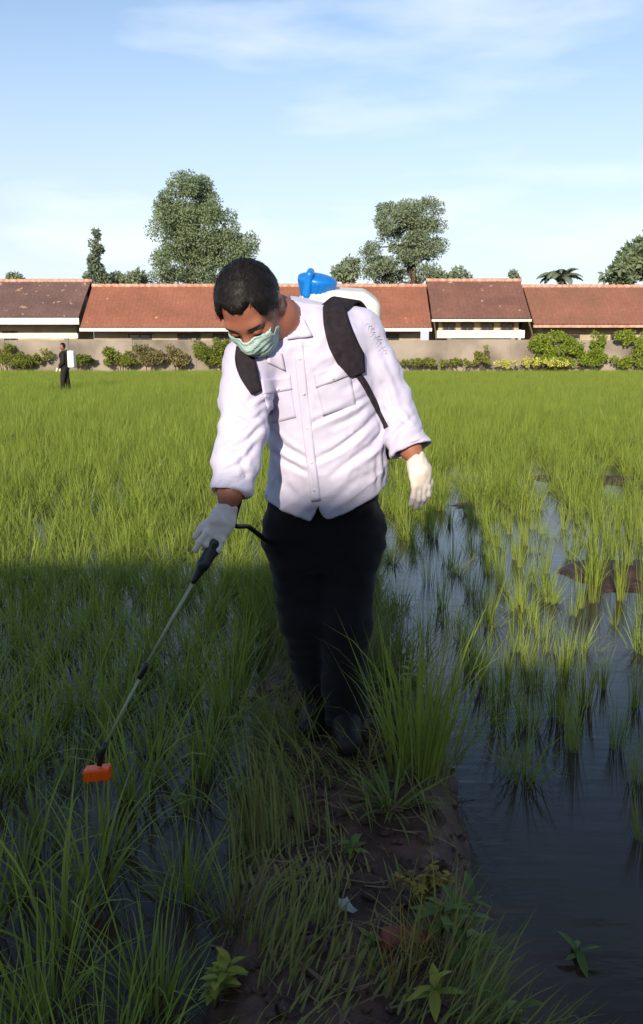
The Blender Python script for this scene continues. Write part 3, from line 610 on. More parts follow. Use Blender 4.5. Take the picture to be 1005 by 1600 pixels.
for k in range(NV):
    src = bpy.data.objects.new('rice_source', rice_me[k]); oi = ng.nodes.new('GeometryNodeObjectInfo'); oi.inputs[0].default_value = src; oi.inputs['As Instance'].default_value = False
    cmp = ng.nodes.new('FunctionNodeCompare'); cmp.data_type = 'INT'; cmp.operation = 'EQUAL'; ng.links.new(s_var, cmp.inputs[2]); cmp.inputs[3].default_value = k
    ip = ng.nodes.new('GeometryNodeInstanceOnPoints'); ng.links.new(gi.outputs[0], ip.inputs['Points']); ng.links.new(cmp.outputs[0], ip.inputs['Selection']); ng.links.new(oi.outputs['Geometry'], ip.inputs['Instance'])
    ng.links.new(s_rot, ip.inputs['Rotation']); ng.links.new(s_scl, ip.inputs['Scale']); ng.links.new(ip.outputs[0], jn.inputs[0])
ng.links.new(jn.outputs[0], go.inputs[0])
md = rf.modifiers.new('scatter', 'NODES'); md.node_group = ng

# ================================================================== WEEDS, STRAW AND LITTER ON THE EARTH PATH
l_grass = leaf_mat('path_grass_leaf', lin(86, 94, 44), lin(108, 124, 50), lin(142, 136, 78), 0.3, rough=.55, rnd=.6, wscale=3)
l_straw = leaf_mat('dead_straw', lin(126, 104, 78), lin(140, 120, 92), lin(96, 76, 58), 0.1, rough=.7, rnd=.6)
l_weed = leaf_mat('broad_weed_leaf', lin(66, 88, 40), lin(92, 116, 50), lin(120, 132, 60), 0.25, rough=.5, rnd=.5, wscale=4)
l_lime = leaf_mat('lime_weed_leaf', lin(110, 126, 50), lin(146, 160, 62), lin(160, 150, 60), 0.3, rough=.5, rnd=.6, wscale=5)
l_gold = leaf_mat('golden_weed_leaf', lin(126, 112, 44), lin(168, 150, 62), lin(150, 116, 50), 0.25, rough=.5, rnd=.6, wscale=9)
def scatter_blades(n, xf, yr, L, W, lean, droop, seed, segs=3, keepf=None):
    r = np.random.default_rng(seed); V, Fq, at = blades(n, seed, r0=0, L=L, W=W, lean=lean, droop=droop, segs=segs); k = (segs + 1) * 2
    y = r.uniform(*yr, n); x = xf(r, n, y)
    keep = np.ones(n, bool) if keepf is None else keepf(x, y, r)
    z = ground_z(x, y) - .004; off = np.repeat(np.stack([x, y, z], -1), k, 0)
    V = V + off; kv = np.repeat(keep, k); Fq = Fq[np.repeat(keep, segs)]
    re = np.cumsum(kv) - 1; return V[kv], re[Fq], {a: b[kv] for a, b in at.items()}
def edges(r, n, y):
    s = np.where(r.random(n) < .5, -1, 1); return bund_c(y) + s * np.abs(r.normal(.25, .095, n))
V, Fq, at = scatter_blades(4600, edges, (1.2, 4.6), (.05, .27), (.003, .0075), (.05, 1.35), (.3, 2.2), 301, segs=4, keepf=lambda x, y, r: (fbm(x * 4, y * 4, 61) > .475 + .08 * (r.random(len(x)) - .5)) & (ground_z(x, y) > WATER_Z - .02))
tag(obj('path_grass', mesh('path_grass', V, Fq, l_grass, True, at)), 'short ragged grass along both edges of the earth path', 'grass', kind='stuff')
V, Fq, at = scatter_blades(2600, lambda r, n, y: bund_c(y) + r.normal(0, .2, n), (3.25, 6.0), (.10, .34), (.004, .008), (.05, .8), (.2, 1.5), 302, keepf=lambda x, y, r: ground_z(x, y) > WATER_Z)
tag(obj('rank_grass', mesh('rank_grass', V, Fq, l_grass, True, at)), 'rank grass overgrowing the path behind the man', 'grass', kind='stuff')
V, Fq, at = scatter_blades(3200, lambda r, n, y: bund_c(y) + r.normal(0, .17, n), (1.3, 3.6), (.03, .08), (.004, .010), (.4, 1.3), (.3, 1.2), 303, keepf=lambda x, y, r: fbm(x * 7, y * 7, 65) > .5)
tag(obj('seedling_cover', mesh('seedling_cover', V, Fq, l_grass, True, at)), 'tiny seedlings scattered over the bare soil of the path', 'seedlings', kind='stuff')
# straw lying about
def straw(n, seed):
    r = np.random.default_rng(seed); y = r.uniform(1.3, 3.4, n); x = bund_c(y) + r.normal(-.02, .17, n); a = r.uniform(0, 6.28, n); L = r.uniform(.05, .22, n); w = r.uniform(.0009, .0022, n)
    rows = []
    for t in (-.5, -.17, .17, .5):
        px = x + np.cos(a + t * .5) * L * t; py = y + np.sin(a + t * .5) * L * t; pz = np.maximum(ground_z(px, py), WATER_Z) + .006 + .012 * r.random(n) + .02 * np.abs(t) * r.random(n)
        for s in (-1, 1): rows.append(np.stack([px - np.sin(a) * w * s, py + np.cos(a) * w * s, pz + .001 * s], -1))
    V = np.stack(rows, 1).reshape(-1, 3); b = np.arange(n)[:, None, None] * 8
    Fq = (b + np.array([[0, 1, 3, 2], [2, 3, 5, 4], [4, 5, 7, 6]])[None]).reshape(-1, 4)
    return V, Fq, {'t': np.tile(np.linspace(0, 1, 8), n), 'r': np.repeat(r.random(n), 8)}
V, Fq, at = straw(260, 5); tag(obj('dead_straw', mesh('dead_straw', V, Fq, l_straw, True, at)), 'dead straw strewn over the brown path', 'straw', kind='stuff')
# clods
def clods(n, seed):
    r = np.random.default_rng(seed); mb = MB(); ico = []
    for th in (0.5, 1.2, 1.9):
        for k in range(6): ico.append((math.sin(th) * math.cos(k * 1.047 + th), math.sin(th) * math.sin(k * 1.047 + th), math.cos(th)))
    base = np.array(ico); Fq = [[i * 6 + k, (i + 1) * 6 + k, (i + 1) * 6 + (k + 1) % 6, i * 6 + (k + 1) % 6] for i in (0, 1) for k in range(6)]
    for _ in range(n):
        y = r.uniform(1.3, 3.4); x = bund_c(y) + r.normal(0, .16); s = r.uniform(.005, .022) * r.uniform(.6, 1.2)
        B = base * (1 + .35 * r.normal(size=(18, 1))) * s * np.array([1.2, 1, .8]); mb.add(B + [x, y, float(ground_z(x, y)) + s * .25], [np.array(Fq), np.array([[0, 1, 2, 3, 4, 5]])])
    return mb.get()
V, Fs = clods(420, 9); tag(obj('soil_clods', mesh('soil_clods', V, Fs, m_soil)), 'loose crumbs of brown soil on the path', 'soil', kind='stuff')

def grass_clump(name, label, px, py, n, seed, m, z0=None, **kw):
    g = G(px, py); g[2] = float(max(ground_z(g[0], g[1]), -.2)) - .006 if z0 is None else z0
    V, Fq, at = blades(n, seed, **kw); return tag(obj(name, mesh('grass_leaves', V, Fq, m, True, at), None, g), label, 'grass', 'grass clumps on the path')
grass_clump('grass_clump', 'tall upright grass clump right of the black trousers', 650, 1205, 130, 401, l_rice, r0=.09, L=(.22, .62), W=(.004, .0085), lean=(.02, .42), droop=(.05, 1.3))
grass_clump('grass_clump', 'long wispy grass leaning over the water beside the man', 690, 1170, 60, 402, l_rice, r0=.08, L=(.28, .58), W=(.003, .006), lean=(.2, .9), droop=(.1, .9))
grass_clump('grass_clump', 'dark star-shaped grass rosette on the path before the man', 612, 1262, 44, 403, l_weed, r0=.02, L=(.14, .24), W=(.006, .011), lean=(.7, 1.35), droop=(.3, .9))
grass_clump('grass_clump', 'tall thin dry-tipped grass on the left path edge', 405, 1300, 34, 404, l_grass, r0=.05, L=(.22, .5), W=(.003, .006), lean=(.02, .5), droop=(.1, 1.2))
grass_clump('grass_clump', 'tuft of grass at the left path edge beside the lime weed', 372, 1420, 36, 405, l_grass, r0=.05, L=(.14, .36), W=(.004, .007), lean=(.1, .9), droop=(.2, 1.3))
grass_clump('grass_clump', 'small tuft just below the boots on the path', 560, 1192, 26, 406, l_grass, r0=.05, L=(.07, .18), W=(.004, .007), lean=(.2, 1.1), droop=(.2, 1.0))
grass_clump('grass_clump', 'yellowing thin tuft at the bottom of the path', 620, 1530, 34, 407, l_gold, r0=.05, L=(.07, .2), W=(.002, .005), lean=(.1, .8), droop=(.2, 1.2))
grass_clump('grass_clump', 'bluish grass tuft left of the boots', 440, 1160, 40, 408, l_grass, r0=.08, L=(.12, .34), W=(.003, .007), lean=(.1, .9), droop=(.2, 1.4))
grass_clump('grass_clump', 'tuft of grass among the broad weeds at the lower right path edge', 690, 1490, 40, 409, l_grass, r0=.06, L=(.08, .24), W=(.003, .006), lean=(.1, 1.0), droop=(.2, 1.2))
grass_clump('grass_clump', 'thin pair of blades rising from dark water at lower right', 905, 1560, 4, 410, l_grass, z0=-.16, r0=.01, L=(.1, .2), W=(.004, .006), lean=(.02, .15), droop=(.05, .3))
def leaf_shape(L, W, bend):
    s = np.linspace(0, 1, 5); w = W / 2 * np.sin(np.pi * np.clip(s * .94 + .04, 0, 1)) ** .8; V = []
    for i, t in enumerate(s):
        z = -bend * L * t * t; V += [(-w[i], L * t, z + w[i] * .35), (0, L * t, z), (w[i], L * t, z + w[i] * .35)]
    Fq = [[i * 3 + k, i * 3 + k + 1, i * 3 + k + 4, i * 3 + k + 3] for i in range(4) for k in (0, 1)]
    return np.array(V), np.array(Fq), {'t': np.repeat(s, 3), 'r': np.full(15, .5)}
def broad_weed(label, px, py, h, nl, L, W, m, seed, z0=None, spread=.5, whorl=True, stems=1, cat='weed'):
    r = random.Random(seed); g = G(px, py); g[2] = (float(ground_z(g[0], g[1])) if z0 is None else z0) - .005
    t = empty('broadleaf_weed', g); tag(t, label, cat, 'broadleaf weeds')
    V, Fq, at = leaf_shape(L, W, .25); lm = mesh('weed_leaf', V, Fq, m, True, at)
    for s in range(stems):
        a = r.uniform(0, 6.28); top = np.array([math.cos(a) * spread * h * r.uniform(.2, 1), math.sin(a) * spread * h * r.uniform(.2, 1), h * r.uniform(.75, 1.1)])
        sp_ = spline([(0, 0, 0), top * np.array([.3, .3, .55]), top], 6); mb = MB().tube(sp_, np.linspace(.004, .0018, 6), 5); V2, F2 = mb.get(); obj('stem', mesh('weed_stem', V2, F2, m), t)
        for i in range(nl):
            f = .35 + .65 * (i + 1) / nl if whorl else r.uniform(.15, 1); k = min(int(f * 5), 4); q = sp_[k] + (sp_[k + 1] - sp_[k]) * (f * 5 - k) if k < 5 else sp_[5]
            o = obj('leaf', lm, t, q); sc = r.uniform(.65, 1.1); o.scale = (sc, sc, sc); o.rotation_euler = (r.uniform(-.1, .75) * (1 if i < nl - 2 else 1.4), r.uniform(-.2, .2), i * 2.4 + r.uniform(-.4, .4))
    return t
broad_weed('leafy weed with pointed whorls at the water edge, topmost of the lower right weeds', 722, 1432, .10, 9, .075, .022, l_weed, 1)
broad_weed('leafy weed with pointed whorls left of the topmost lower right weed', 688, 1462, .09, 9, .07, .022, l_weed, 2, stems=2)
broad_weed('broad weed in the middle of the lower right weeds', 728, 1495, .08, 8, .075, .026, l_weed, 3, stems=2)
broad_weed('large-leaved dark weed at the bottom right path corner', 795, 1590, .10, 9, .09, .03, l_weed, 4, stems=2)
broad_weed('pale-leaved weed at the bottom beside the yellowing tuft', 688, 1580, .08, 8, .07, .024, l_lime, 5)
broad_weed('lime green weed at the left path edge', 335, 1520, .12, 12, .05, .022, l_lime, 6, stems=3)
broad_weed('lone weed floating in the dark water at right', 910, 1425, .04, 6, .065, .02, l_weed, 7, z0=WATER_Z)
broad_weed('bright weed on the bank behind the tall grass, right of the knees', 640, 1105, .16, 12, .05, .02, l_lime, 8, stems=5)
broad_weed('grey-leaved weed on the left bank among thin grass', 385, 1225, .14, 10, .06, .022, l_weed, 9, stems=2)
broad_weed('small grey weed on the path beside the white scrap', 556, 1345, .05, 7, .04, .016, l_weed, 10, stems=2)
broad_weed('seedling weed beside the brick fragment', 585, 1478, .04, 6, .035, .014, l_weed, 11)
broad_weed('golden-leaved mat of small weeds on the right of the path', 662, 1395, .06, 9, .024, .013, l_gold, 12, stems=16, spread=1.4, whorl=False)
m_brick = mat('worn_brick', lin(150, 84, 66), lin(116, 66, 54), scale=30, rough=.95, bump=.6)
g = G(632, 1468); g[2] = float(ground_z(g[0], g[1]))
Vb, Fb = polish(lambda X: rbox(X, (0, 0, 0), (.05, .03, .016), .006) + .006 * np.sin(X[..., 0] * 70 + 1) * np.cos(X[..., 1] * 60), (-.075, -.05, -.035), (.075, .05, .035), .004)
o = obj('brick_fragment', mesh('brick_fragment', Vb, Fb, m_brick), None, g + [0, 0, .008]); o.rotation_euler = (.05, .1, .15); tag(o, 'reddish brick fragment half sunk in the path', 'brick')
m_scrap = mat('white_scrap', lin(170, 166, 160), lin(130, 126, 120), rough=.8)
g = G(541, 1420); g[2] = float(ground_z(g[0], g[1])) + .004
sg = np.linspace(-1, 1, 6); SX, SY = np.meshgrid(sg, sg, indexing='ij'); SZ = .006 + .008 * np.sin(SX * 2.7 + 1) * np.cos(SY * 2.1); k6 = np.arange(36).reshape(6, 6)
o = obj('paper_scrap', mesh('paper_scrap', np.stack([SX * .016, SY * .026, SZ], -1).reshape(-1, 3), np.stack([k6[:-1, :-1], k6[1:, :-1], k6[1:, 1:], k6[:-1, 1:]], -1).reshape(-1, 4), m_scrap), None, g); o.rotation_euler = (.1, .2, .5); tag(o, 'crumpled white scrap lying on the path', 'litter')

# ================================================================== THE MAN
m_skin = mat('brown_skin', lin(160, 103, 83), lin(150, 94, 74), scale=14, rough=.5, bump=.08, bscale=120, spec=.4, bdist=.003)
m_shirt = mat('white_shirt', lin(205, 199, 220), lin(196, 190, 212), scale=3, rough=.85, bump=.12, bscale=260, sheen=.15, bdist=.002)
nt = m_shirt.node_tree; b = nt.nodes['Principled BSDF']; tc_ = nt.nodes.new('ShaderNodeTexCoord'); mp = nt.nodes.new('ShaderNodeMapping'); mp.inputs['Rotation'].default_value = (0, .6, 0); mp.inputs['Scale'].default_value = (5, 5, 11)
rn = nt.nodes.new('ShaderNodeTexNoise'); rn.noise_type = 'RIDGED_MULTIFRACTAL'; rn.inputs['Scale'].default_value = 1.3; rn.inputs['Detail'].default_value = 3; rn.inputs['Distortion'].default_value = .6
bp2 = nt.nodes.new('ShaderNodeBump'); bp2.inputs['Strength'].default_value = .35; bp2.inputs['Distance'].default_value = .006
nt.links.new(tc_.outputs['Object'], mp.inputs[0]); nt.links.new(mp.outputs[0], rn.inputs[0]); nt.links.new(rn.outputs[0], bp2.inputs['Height'])
old = b.inputs['Normal'].links[0].from_node; nt.links.new(bp2.outputs[0], old.inputs['Normal'])
m_trouser = mat('black_trouser', lin(17, 15, 18), lin(12, 11, 13), scale=6, rough=.95, bump=.2, bscale=90, bdist=.004, sheen=.1)
m_glove = mat('latex_glove', lin(228, 216, 204), lin(214, 198, 186), scale=20, rough=.55, bump=.25, bscale=70, bdist=.004)
m_hair = mat('black_hair', lin(20, 16, 15), lin(32, 25, 22), scale=40, rough=.55, spec=.3)
m_mask = mat('green_mask', lin(182, 208, 200), lin(164, 192, 184), scale=6, rough=.85, bump=.1, bscale=200, bdist=.002)
m_loop = mat('white_elastic', lin(226, 222, 218), rough=.8)
m_boot = mat('black_boot', lin(20, 19, 20), lin(34, 28, 25), scale=12, rough=.6)
m_seam = mat('shirt_thread', lin(184, 178, 200), lin(168, 162, 186), rough=.8)
m_sclera = mat('eye_white', lin(220, 214, 206), rough=.3); m_iris = mat('eye_dark', lin(30, 20, 16), rough=.2)
def LK(py, L, R, Y, b):
    p = P((L + R) / 2, py, Y); q = P(R, py, Y); return (p[2], p[0], Y, q[0] - p[0], b)
def loft(X, keys):
    K = np.array(sorted(keys)); z = X[..., 2]
    cx, cy, a, b = (np.interp(z, K[:, 0], K[:, i]) for i in (1, 2, 3, 4))
    qx = (X[..., 0] - cx) / a; qy = (X[..., 1] - cy) / b; r = (np.abs(qx) ** 2.3 + np.abs(qy) ** 2.3) ** (1 / 2.3)
    d = (r - 1) * np.minimum(a, b) * .9
    return np.maximum(d, np.maximum(K[0, 0] - z, z - K[-1, 0]))
torso_keys = [LK(850, 424, 598, 2.91, .135), LK(815, 418, 600, 2.90, .15), LK(770, 418, 603, 2.885, .163), LK(720, 424, 605, 2.86, .17), LK(670, 417, 600, 2.835, .163), LK(610, 402, 590, 2.80, .15), LK(560, 394, 582, 2.77, .135), LK(520, 405, 570, 2.76, .115), LK(494, 425, 545, 2.76, .085), LK(480, 440, 520, 2.765, .06)]
SR = P(390, 568, 2.68); ER = P(380, 672, 2.60); CR = P(361, 768, 2.52); WR = P(353, 803, 2.50)
SLp = P(560, 520, 2.80); EL = P(612, 628, 2.81); CL = P(641, 700, 2.75); WL = P(655, 724, 2.73)
NB = P(462, 512, 2.765); NT = P(432, 496, 2.665)
sleeveR = ([SR, P(384, 620, 2.64), ER, P(372, 720, 2.56), CR, P(358, 780, 2.515)], [.078, .074, .066, .063, .052, .05])
sleeveL = ([SLp, P(588, 575, 2.805), EL, P(628, 668, 2.78), CL, P(645, 712, 2.745)], [.078, .070, .062, .058, .057, .056])
HC = P(393, 482, 2.585)
hn = np.array([-.10, -.50, -.86]); hn /= np.linalg.norm(hn); hu = np.array([-.33, -.78, .50]); hu -= hn * hn.dot(hu); hu /= np.linalg.norm(hu); hs = np.cross(hn, hu)
if hs[0] < 0: hs = -hs
HB = np.stack([hs, hn, hu])                       # rows: his left side (image right), face, crown
def loc(X): return (X - HC) @ HB.T
def wld(p): return HC + np.asarray(p, float) @ HB
def head_sdf(L):
    d = ell(L, (0, -.012, .03), (.077, .098, .092))
    d = smin(d, ell(L, (0, .022, -.035), (.064, .068, .088)), .03)
    d = smin(d, ell(L, (0, .052, -.098), (.034, .034, .028)), .03)
    d = smin(d, ell(L, (0, .072, .032), (.055, .022, .016)), .02)                   # brow
    for s in (-1, 1):
        d = smax(d, -ell(L, (s * .031, .098, .012), (.020, .017, .012)), .012)      # eye sockets
        d = smin(d, ell(L, (s * .031, .079, .010), (.0145, .0145, .0125)), .004)    # lids
        d = smin(d, ell(L, (s * .042, .066, -.022), (.022, .020, .02)), .02)        # cheeks
        e = smin(ell(L, (s * .080, -.012, -.004), (.009, .020, .032)), ell(L, (s * .085, -.020, .008), (.006, .016, .022)), .008)
        e = smax(e, -ell(L, (s * .090, -.008, -.002), (.006, .010, .016)), .004); d = smin(d, e, .008)
    d = smin(d, chain(L, [(0, .088, .018), (0, .104, -.012), (0, .112, -.026)], [.009, .012, .016], .01), .012)
    d = smin(d, ell(L, (-.013, .1, -.028), (.011, .012, .01)), .008); d = smin(d, ell(L, (.013, .1, -.028), (.011, .012, .01)), .008)
    d = smin(d, ell(L, (0, .092, -.058), (.024, .01, .007)), .008); d = smin(d, ell(L, (0, .089, -.07), (.021, .01, .008)), .008)
    return d
def body_sdf(X):
    d = head_sdf(loc(X)); d = smin(d, chain(X, [NB, NT, wld((0, -.03, -.03))], [.068, .060, .058]), .025)
    t = loft(X, torso_keys) + .045
    d = smin(d, t, .03)
    d = smin(d, chain(X, [NB, SR], [.06, .06]), .04); d = smin(d, chain(X, [NB, SLp], [.06, .06]), .04)
    d = smin(d, chain(X, [SR, ER, CR, WR], [.058, .046, .037, .021]), .02)
    d = smin(d, chain(X, [SLp, EL, CL, WL], [.058, .046, .034, .020]), .02)
    for h, k, a in LEGS: d = smin(d, chain(X, [h, k, a], [.085, .058, .042]), .03)
    return d
LEGS = [(P(463, 835, 2.92), P(477, 965, 2.885), P(497, 1082, 2.99)), (P(546, 828, 2.92), P(538, 975, 2.85), P(540, 1118, 2.86))]
FOOT = [(LEGS[0][2], P(488, 1122, 2.86)), (LEGS[1][2], P(545, 1155, 2.72))]
lo = np.array([-.42, 2.35, 0.05]); hi = np.array([.45, 3.12, 1.62])
man_loc = np.array([.03, 2.9, float(ground_z(.03, 2.9))])
Vb, Fb = polish(body_sdf, lo, hi, .011)
man = obj('person', mesh('person', Vb - man_loc, Fb, m_skin), None, man_loc)
tag(man, 'man in white shirt, black trousers and green mask spraying on the path', 'person')
# the head again, finely cut, as the visible part of the same body
head_keep = lambda X: smin(head_sdf(loc(X)), chain(X, [NB, NT, wld((0, -.03, -.03))], [.0695, .0615, .0595]), .025) - .0008
Vh, Fh = polish(lambda X: smax(head_keep(X), -( (X - NB) @ ((NT - NB) / np.linalg.norm(NT - NB)) + .0), .004), HC - .17, HC + .17, .0042)
part('head', Vh, Fh, m_skin, man)
# eyes looking down
for s in (-1, 1):
    Ve, Fe = polish(lambda X: np.maximum(ell(loc(X), (s * .031, .0835, .004), (.012, .0115, .0035)), -1), wld((s * .031, .08, .004)) - .02, wld((s * .031, .08, .004)) + .02, .002); e = part('eye', Ve, Fe, m_iris, man)
# eyebrows
for s in (-1, 1):
    Ve, Fe = polish(lambda X: np.maximum(head_sdf(loc(X)) - .0022, ell(loc(X), (s * .034, .085, .034), (.021, .03, .0042))), wld((s * .034, .08, .033)) - .045, wld((s * .034, .08, .033)) + .045, .0022); part('eyebrow', Ve, Fe, m_hair, man)
# hair
def hair_sdf(X):
    L = loc(X); s, n, u = L[..., 0], L[..., 1], L[..., 2]
    line = .070 + .007 * sstep(.008, .036, np.abs(s)) - .060 * sstep(.040, .072, np.abs(s))   # hairline, receding at the temples
    blend = sstep(-.01, .045, n); lim = (-.022) * (1 - blend) + line * blend
    lim = np.where(n < -.02, lim - .045 * sstep(-.02, -.06, n), lim)
    over = u - lim + .003 * np.sin(s * 340 + n * 90) * np.cos(s * 123 + 1) * blend
    th = -.004 + .018 * sstep(-.004, .036, over)
    base = ell(L, (0, -.012, .03), (.077, .098, .092)); base = smin(base, ell(L, (0, .022, -.035), (.064, .068, .088)), .03)
    return np.maximum(base - th, -over - .01)
Vr, Fr = polish(hair_sdf, HC - .17, HC + .17, .004); Nr = normals(Vr, Fr)
Vr = Vr + Nr * (.003 * noise3(Vr, (30, 30, 30)) + .0015 * noise3(Vr, (90, 90, 90), 3))[:, None]
hair = part('hair', Vr, Fr, m_hair, man)
r = np.random.default_rng(5); idx = r.choice(np.where(head_sdf(loc(Vr)) > .0025)[0], 6500); pr = Vr[idx]; nr = Nr[idx]
flow = np.stack([hs * .15 + hn * .75 + hu * .05] * len(idx)) * np.where(((pr - HC) @ hu > .03), 1, .2)[:, None] - hu[None] * np.where(((pr - HC) @ hu > .05), 0, .6)[:, None] + r.normal(0, .22, (len(idx), 3))
dr = flow - nr * (flow * nr).sum(1)[:, None]; dr /= np.linalg.norm(dr, axis=1)[:, None]; dr = dr + nr * r.uniform(.02, .28, len(idx))[:, None]; Ls = r.uniform(.008, .02, len(idx))[:, None]; sd = np.cross(dr, nr) * .0007
Vst = np.stack([pr - nr * .003 - sd, pr - nr * .003 + sd, pr + dr * Ls * .55 + sd * .8, pr + dr * Ls * .55 - sd * .8, pr + dr * Ls - nr * Ls * .15], 1).reshape(-1, 3); b5 = np.arange(len(idx))[:, None] * 5
part('strands', Vst, [b5 + np.array([[0, 1, 2, 3]]), b5 + np.array([[3, 2, 4]])], m_hair, hair)
# face mask with pleats and ear loops
def mask_sdf(X):
    L = loc(X); s, n, u = L[..., 0], L[..., 1], L[..., 2]
    base = smin(head_sdf(L), ell(L, (0, .075, -.05), (.045, .036, .055)), .02)
    d = base - .005 - .0007 * np.sin(u * 330) * sstep(.06, .04, np.abs(s))
    top = u - (-.006 + .010 * np.cos(np.clip(s / .06, -1, 1) * math.pi * .5)); bot = (-.118 - u); side = np.abs(s) - .066; back = .022 - n - (.0)
    return np.maximum(np.maximum(np.maximum(d, -(base - .002)), np.maximum(top, bot)), np.maximum(side, back))
Vm, Fm = polish(mask_sdf, wld((0, .06, -.06)) - .12, wld((0, .06, -.06)) + .12, .0024)
mask = part('face_mask', Vm, Fm, m_mask, man)
for s in (-1, 1):
    MB().tube(spline([wld((s * .066, .03, -.018)), wld((s * .078, .012, .012)), wld((s * .087, -.018, .033)), wld((s * .088, -.034, .01)), wld((s * .084, -.022, -.035)), wld((s * .072, .012, -.07)), wld((s * .062, .034, -.09))], 22), .0018, 6).part('ear_loop', m_loop, mask, True)
# shirt
HEM = [(405, 796), (420, 792), (450, 803), (484, 816), (487, 814), (494, 800), (497, 786), (500, 800), (509, 812), (514, 813), (545, 800), (575, 786), (600, 768), (615, 764)]
hx = np.array([h[0] for h in HEM], float); hz = np.array([P(h[0], h[1], 2.74)[2] for h in HEM])
hX = np.array([P(h[0], h[1], 2.74)[0] for h in HEM])
def cut_end(X, a, b, e):                          # positive past point e along a->b
    t = (b - a) / np.linalg.norm(b - a); return (X - e) @ t
def shirt_sdf(X):
    d = loft(X, torso_keys)
    yoke = smin(chain(X, [NB, SR], [.078, .072]), chain(X, [NB, SLp], [.078, .076]), .03); d = smin(d, yoke, .05)
    d = smin(d, np.maximum(chain(X, [NB + (NB - NT) * .2, NB + (NT - NB) * .35], [.076, .074]), -1), .025)
    a = chain(X, *sleeveR, k=.03); a = smax(a, cut_end(X, ER, CR, CR + (CR - ER) * .02), .006)
    b = chain(X, *sleeveL, k=.03); b = smax(b, cut_end(X, EL, CL, CL + (CL - EL) * .02), .006)
    d = smin(d, a, .022); d = smin(d, b, .018)
    hem = np.interp(X[..., 0], hX, hz) + np.where(X[..., 1] > 2.86, .03, 0)
    d = smax(d, (hem - X[..., 2]) * .8, .004)
    cav = np.maximum(loft(X, torso_keys) + .014, X[..., 2] - hem - .10)
    neck = chain(X, [NB, NT], [.064, .064])
    arms = np.minimum(np.maximum(chain(X, *sleeveR) + .012, -cut_end(X, ER, CR, CR - (CR - ER) * .25)), np.maximum(chain(X, *sleeveL) + .012, -cut_end(X, EL, CL, CL - (CL - EL) * .3)))
    return np.maximum(np.maximum(d, -cav), np.maximum(-neck, -arms))
Vs, Fs_ = polish(shirt_sdf, (-.42, 2.38, .70), (.45, 3.1, 1.58), .0052); Ns = normals(Vs, Fs_)
CRE = [([(580, 616), (534, 640), (484, 664)], 9, 4), ([(598, 640), (560, 676), (527, 702), (494, 718)], 11, 4.5), ([(603, 672), (566, 706), (520, 742)], 9, 5), ([(606, 655), (588, 690), (560, 722)], 6, 4), ([(575, 632), (556, 650), (520, 668)], 5, 4),
       ([(409, 650), (430, 684), (450, 702), (478, 716)], 9, 4.5), ([(424, 706), (455, 726), (486, 742)], 8, 4.5), ([(402, 636), (428, 620)], 8, 4), ([(416, 672), (440, 690)], 5, 4), ([(478, 716), (484, 745), (490, 770)], 5, 4), ([(585, 735), (545, 760), (515, 790)], 4, 6), ([(436, 750), (462, 775)], 4, 6),
       ([(597, 690), (600, 762)], 7, 3.5), ([(588, 712), (590, 765)], 5, 3.5), ([(428, 725), (432, 785)], 4, 5), ([(560, 596), (532, 612)], 5, 4), ([(480, 610), (478, 650), (484, 690)], 4, 4), ([(540, 540), (520, 575), (500, 590)], 4, 5),
       ([(350, 705), (385, 690), (410, 664)], 9, 4), ([(348, 738), (376, 724), (402, 694)], 8, 4), ([(362, 640), (395, 655), (412, 640)], 7, 4), ([(366, 606), (385, 628), (402, 616)], 5, 5), ([(356, 676), (375, 662), (400, 656)], 5, 3.5), ([(345, 752), (370, 752), (390, 738)], 5, 3.5), ([(372, 700), (380, 730), (384, 755)], 5, 5),
       ([(600, 600), (614, 640), (640, 664)], 6, 4), ([(612, 690), (628, 668), (650, 646)], 7, 4), ([(575, 555), (598, 590), (612, 625)], 4, 5), ([(604, 645), (622, 655), (640, 646)], 5, 4), ([(592, 530), (610, 575), (630, 622)], 3, 5), ([(622, 700), (640, 682), (656, 672)], 5, 3.5)]
def seg_dist(qx, qy, line):
    d = np.full(qx.shape, 1e9); tt = np.zeros(qx.shape); L = np.array(spline(line, 14)) if len(line) > 2 else np.array(line, float); m = len(L) - 1
    for i in range(m):
        a, e = L[i], L[i + 1]; v = e - a; t = np.clip(((qx - a[0]) * v[0] + (qy - a[1]) * v[1]) / (v @ v + 1e-9), 0, 1)
        dd = np.hypot(qx - a[0] - t * v[0], qy - a[1] - t * v[1]); u = dd < d; d[u] = dd[u]; tt[u] = (i + t[u]) / m
    return d, tt
def sgn_side(qx, qy, line):
    a, e = np.array(line[0], float), np.array(line[-1], float); v = e - a; return np.sign(v[0] * (qy - a[1]) - v[1] * (qx - a[0]))
qx, qy = toPx(Vs); view = Vs - CAM; face = -(view * Ns).sum(1) / np.linalg.norm(view, axis=1); fw = np.clip(face * 2.2, 0, 1)
disp = np.zeros(len(Vs))
for line, amp, w in CRE:
    d, t = seg_dist(qx, qy, line); env = np.sin(np.pi * np.clip(t * .9 + .05, 0, 1)) ** .6; sd_ = sgn_side(qx, qy, line) * d
    disp += .001 * amp * env * (-.9 * np.exp(-(sd_ / w) ** 2) + .65 * np.exp(-((sd_ + 1.9 * w) / (1.2 * w)) ** 2) + .35 * np.exp(-((sd_ - 1.9 * w) / (1.3 * w)) ** 2))
disp = disp * fw + .008 * noise3(Vs, (8, 8, 7)) + .0035 * noise3(Vs, (19, 19, 15), 7) + .0012 * noise3(Vs, (50, 50, 38), 1)
def ridged(V, sc, seed, k=3): return np.clip(1 - 1.7 * np.abs(noise3(V, sc, seed)), 0, 1) ** k
Vd = np.stack([Vs[:, 0] * .8 + Vs[:, 2] * .6, Vs[:, 1], Vs[:, 2] * .8 - Vs[:, 0] * .6], -1)
mk = np.clip(.25 + 1.6 * noise3(Vs, (5, 5, 5), 9), 0, 1)
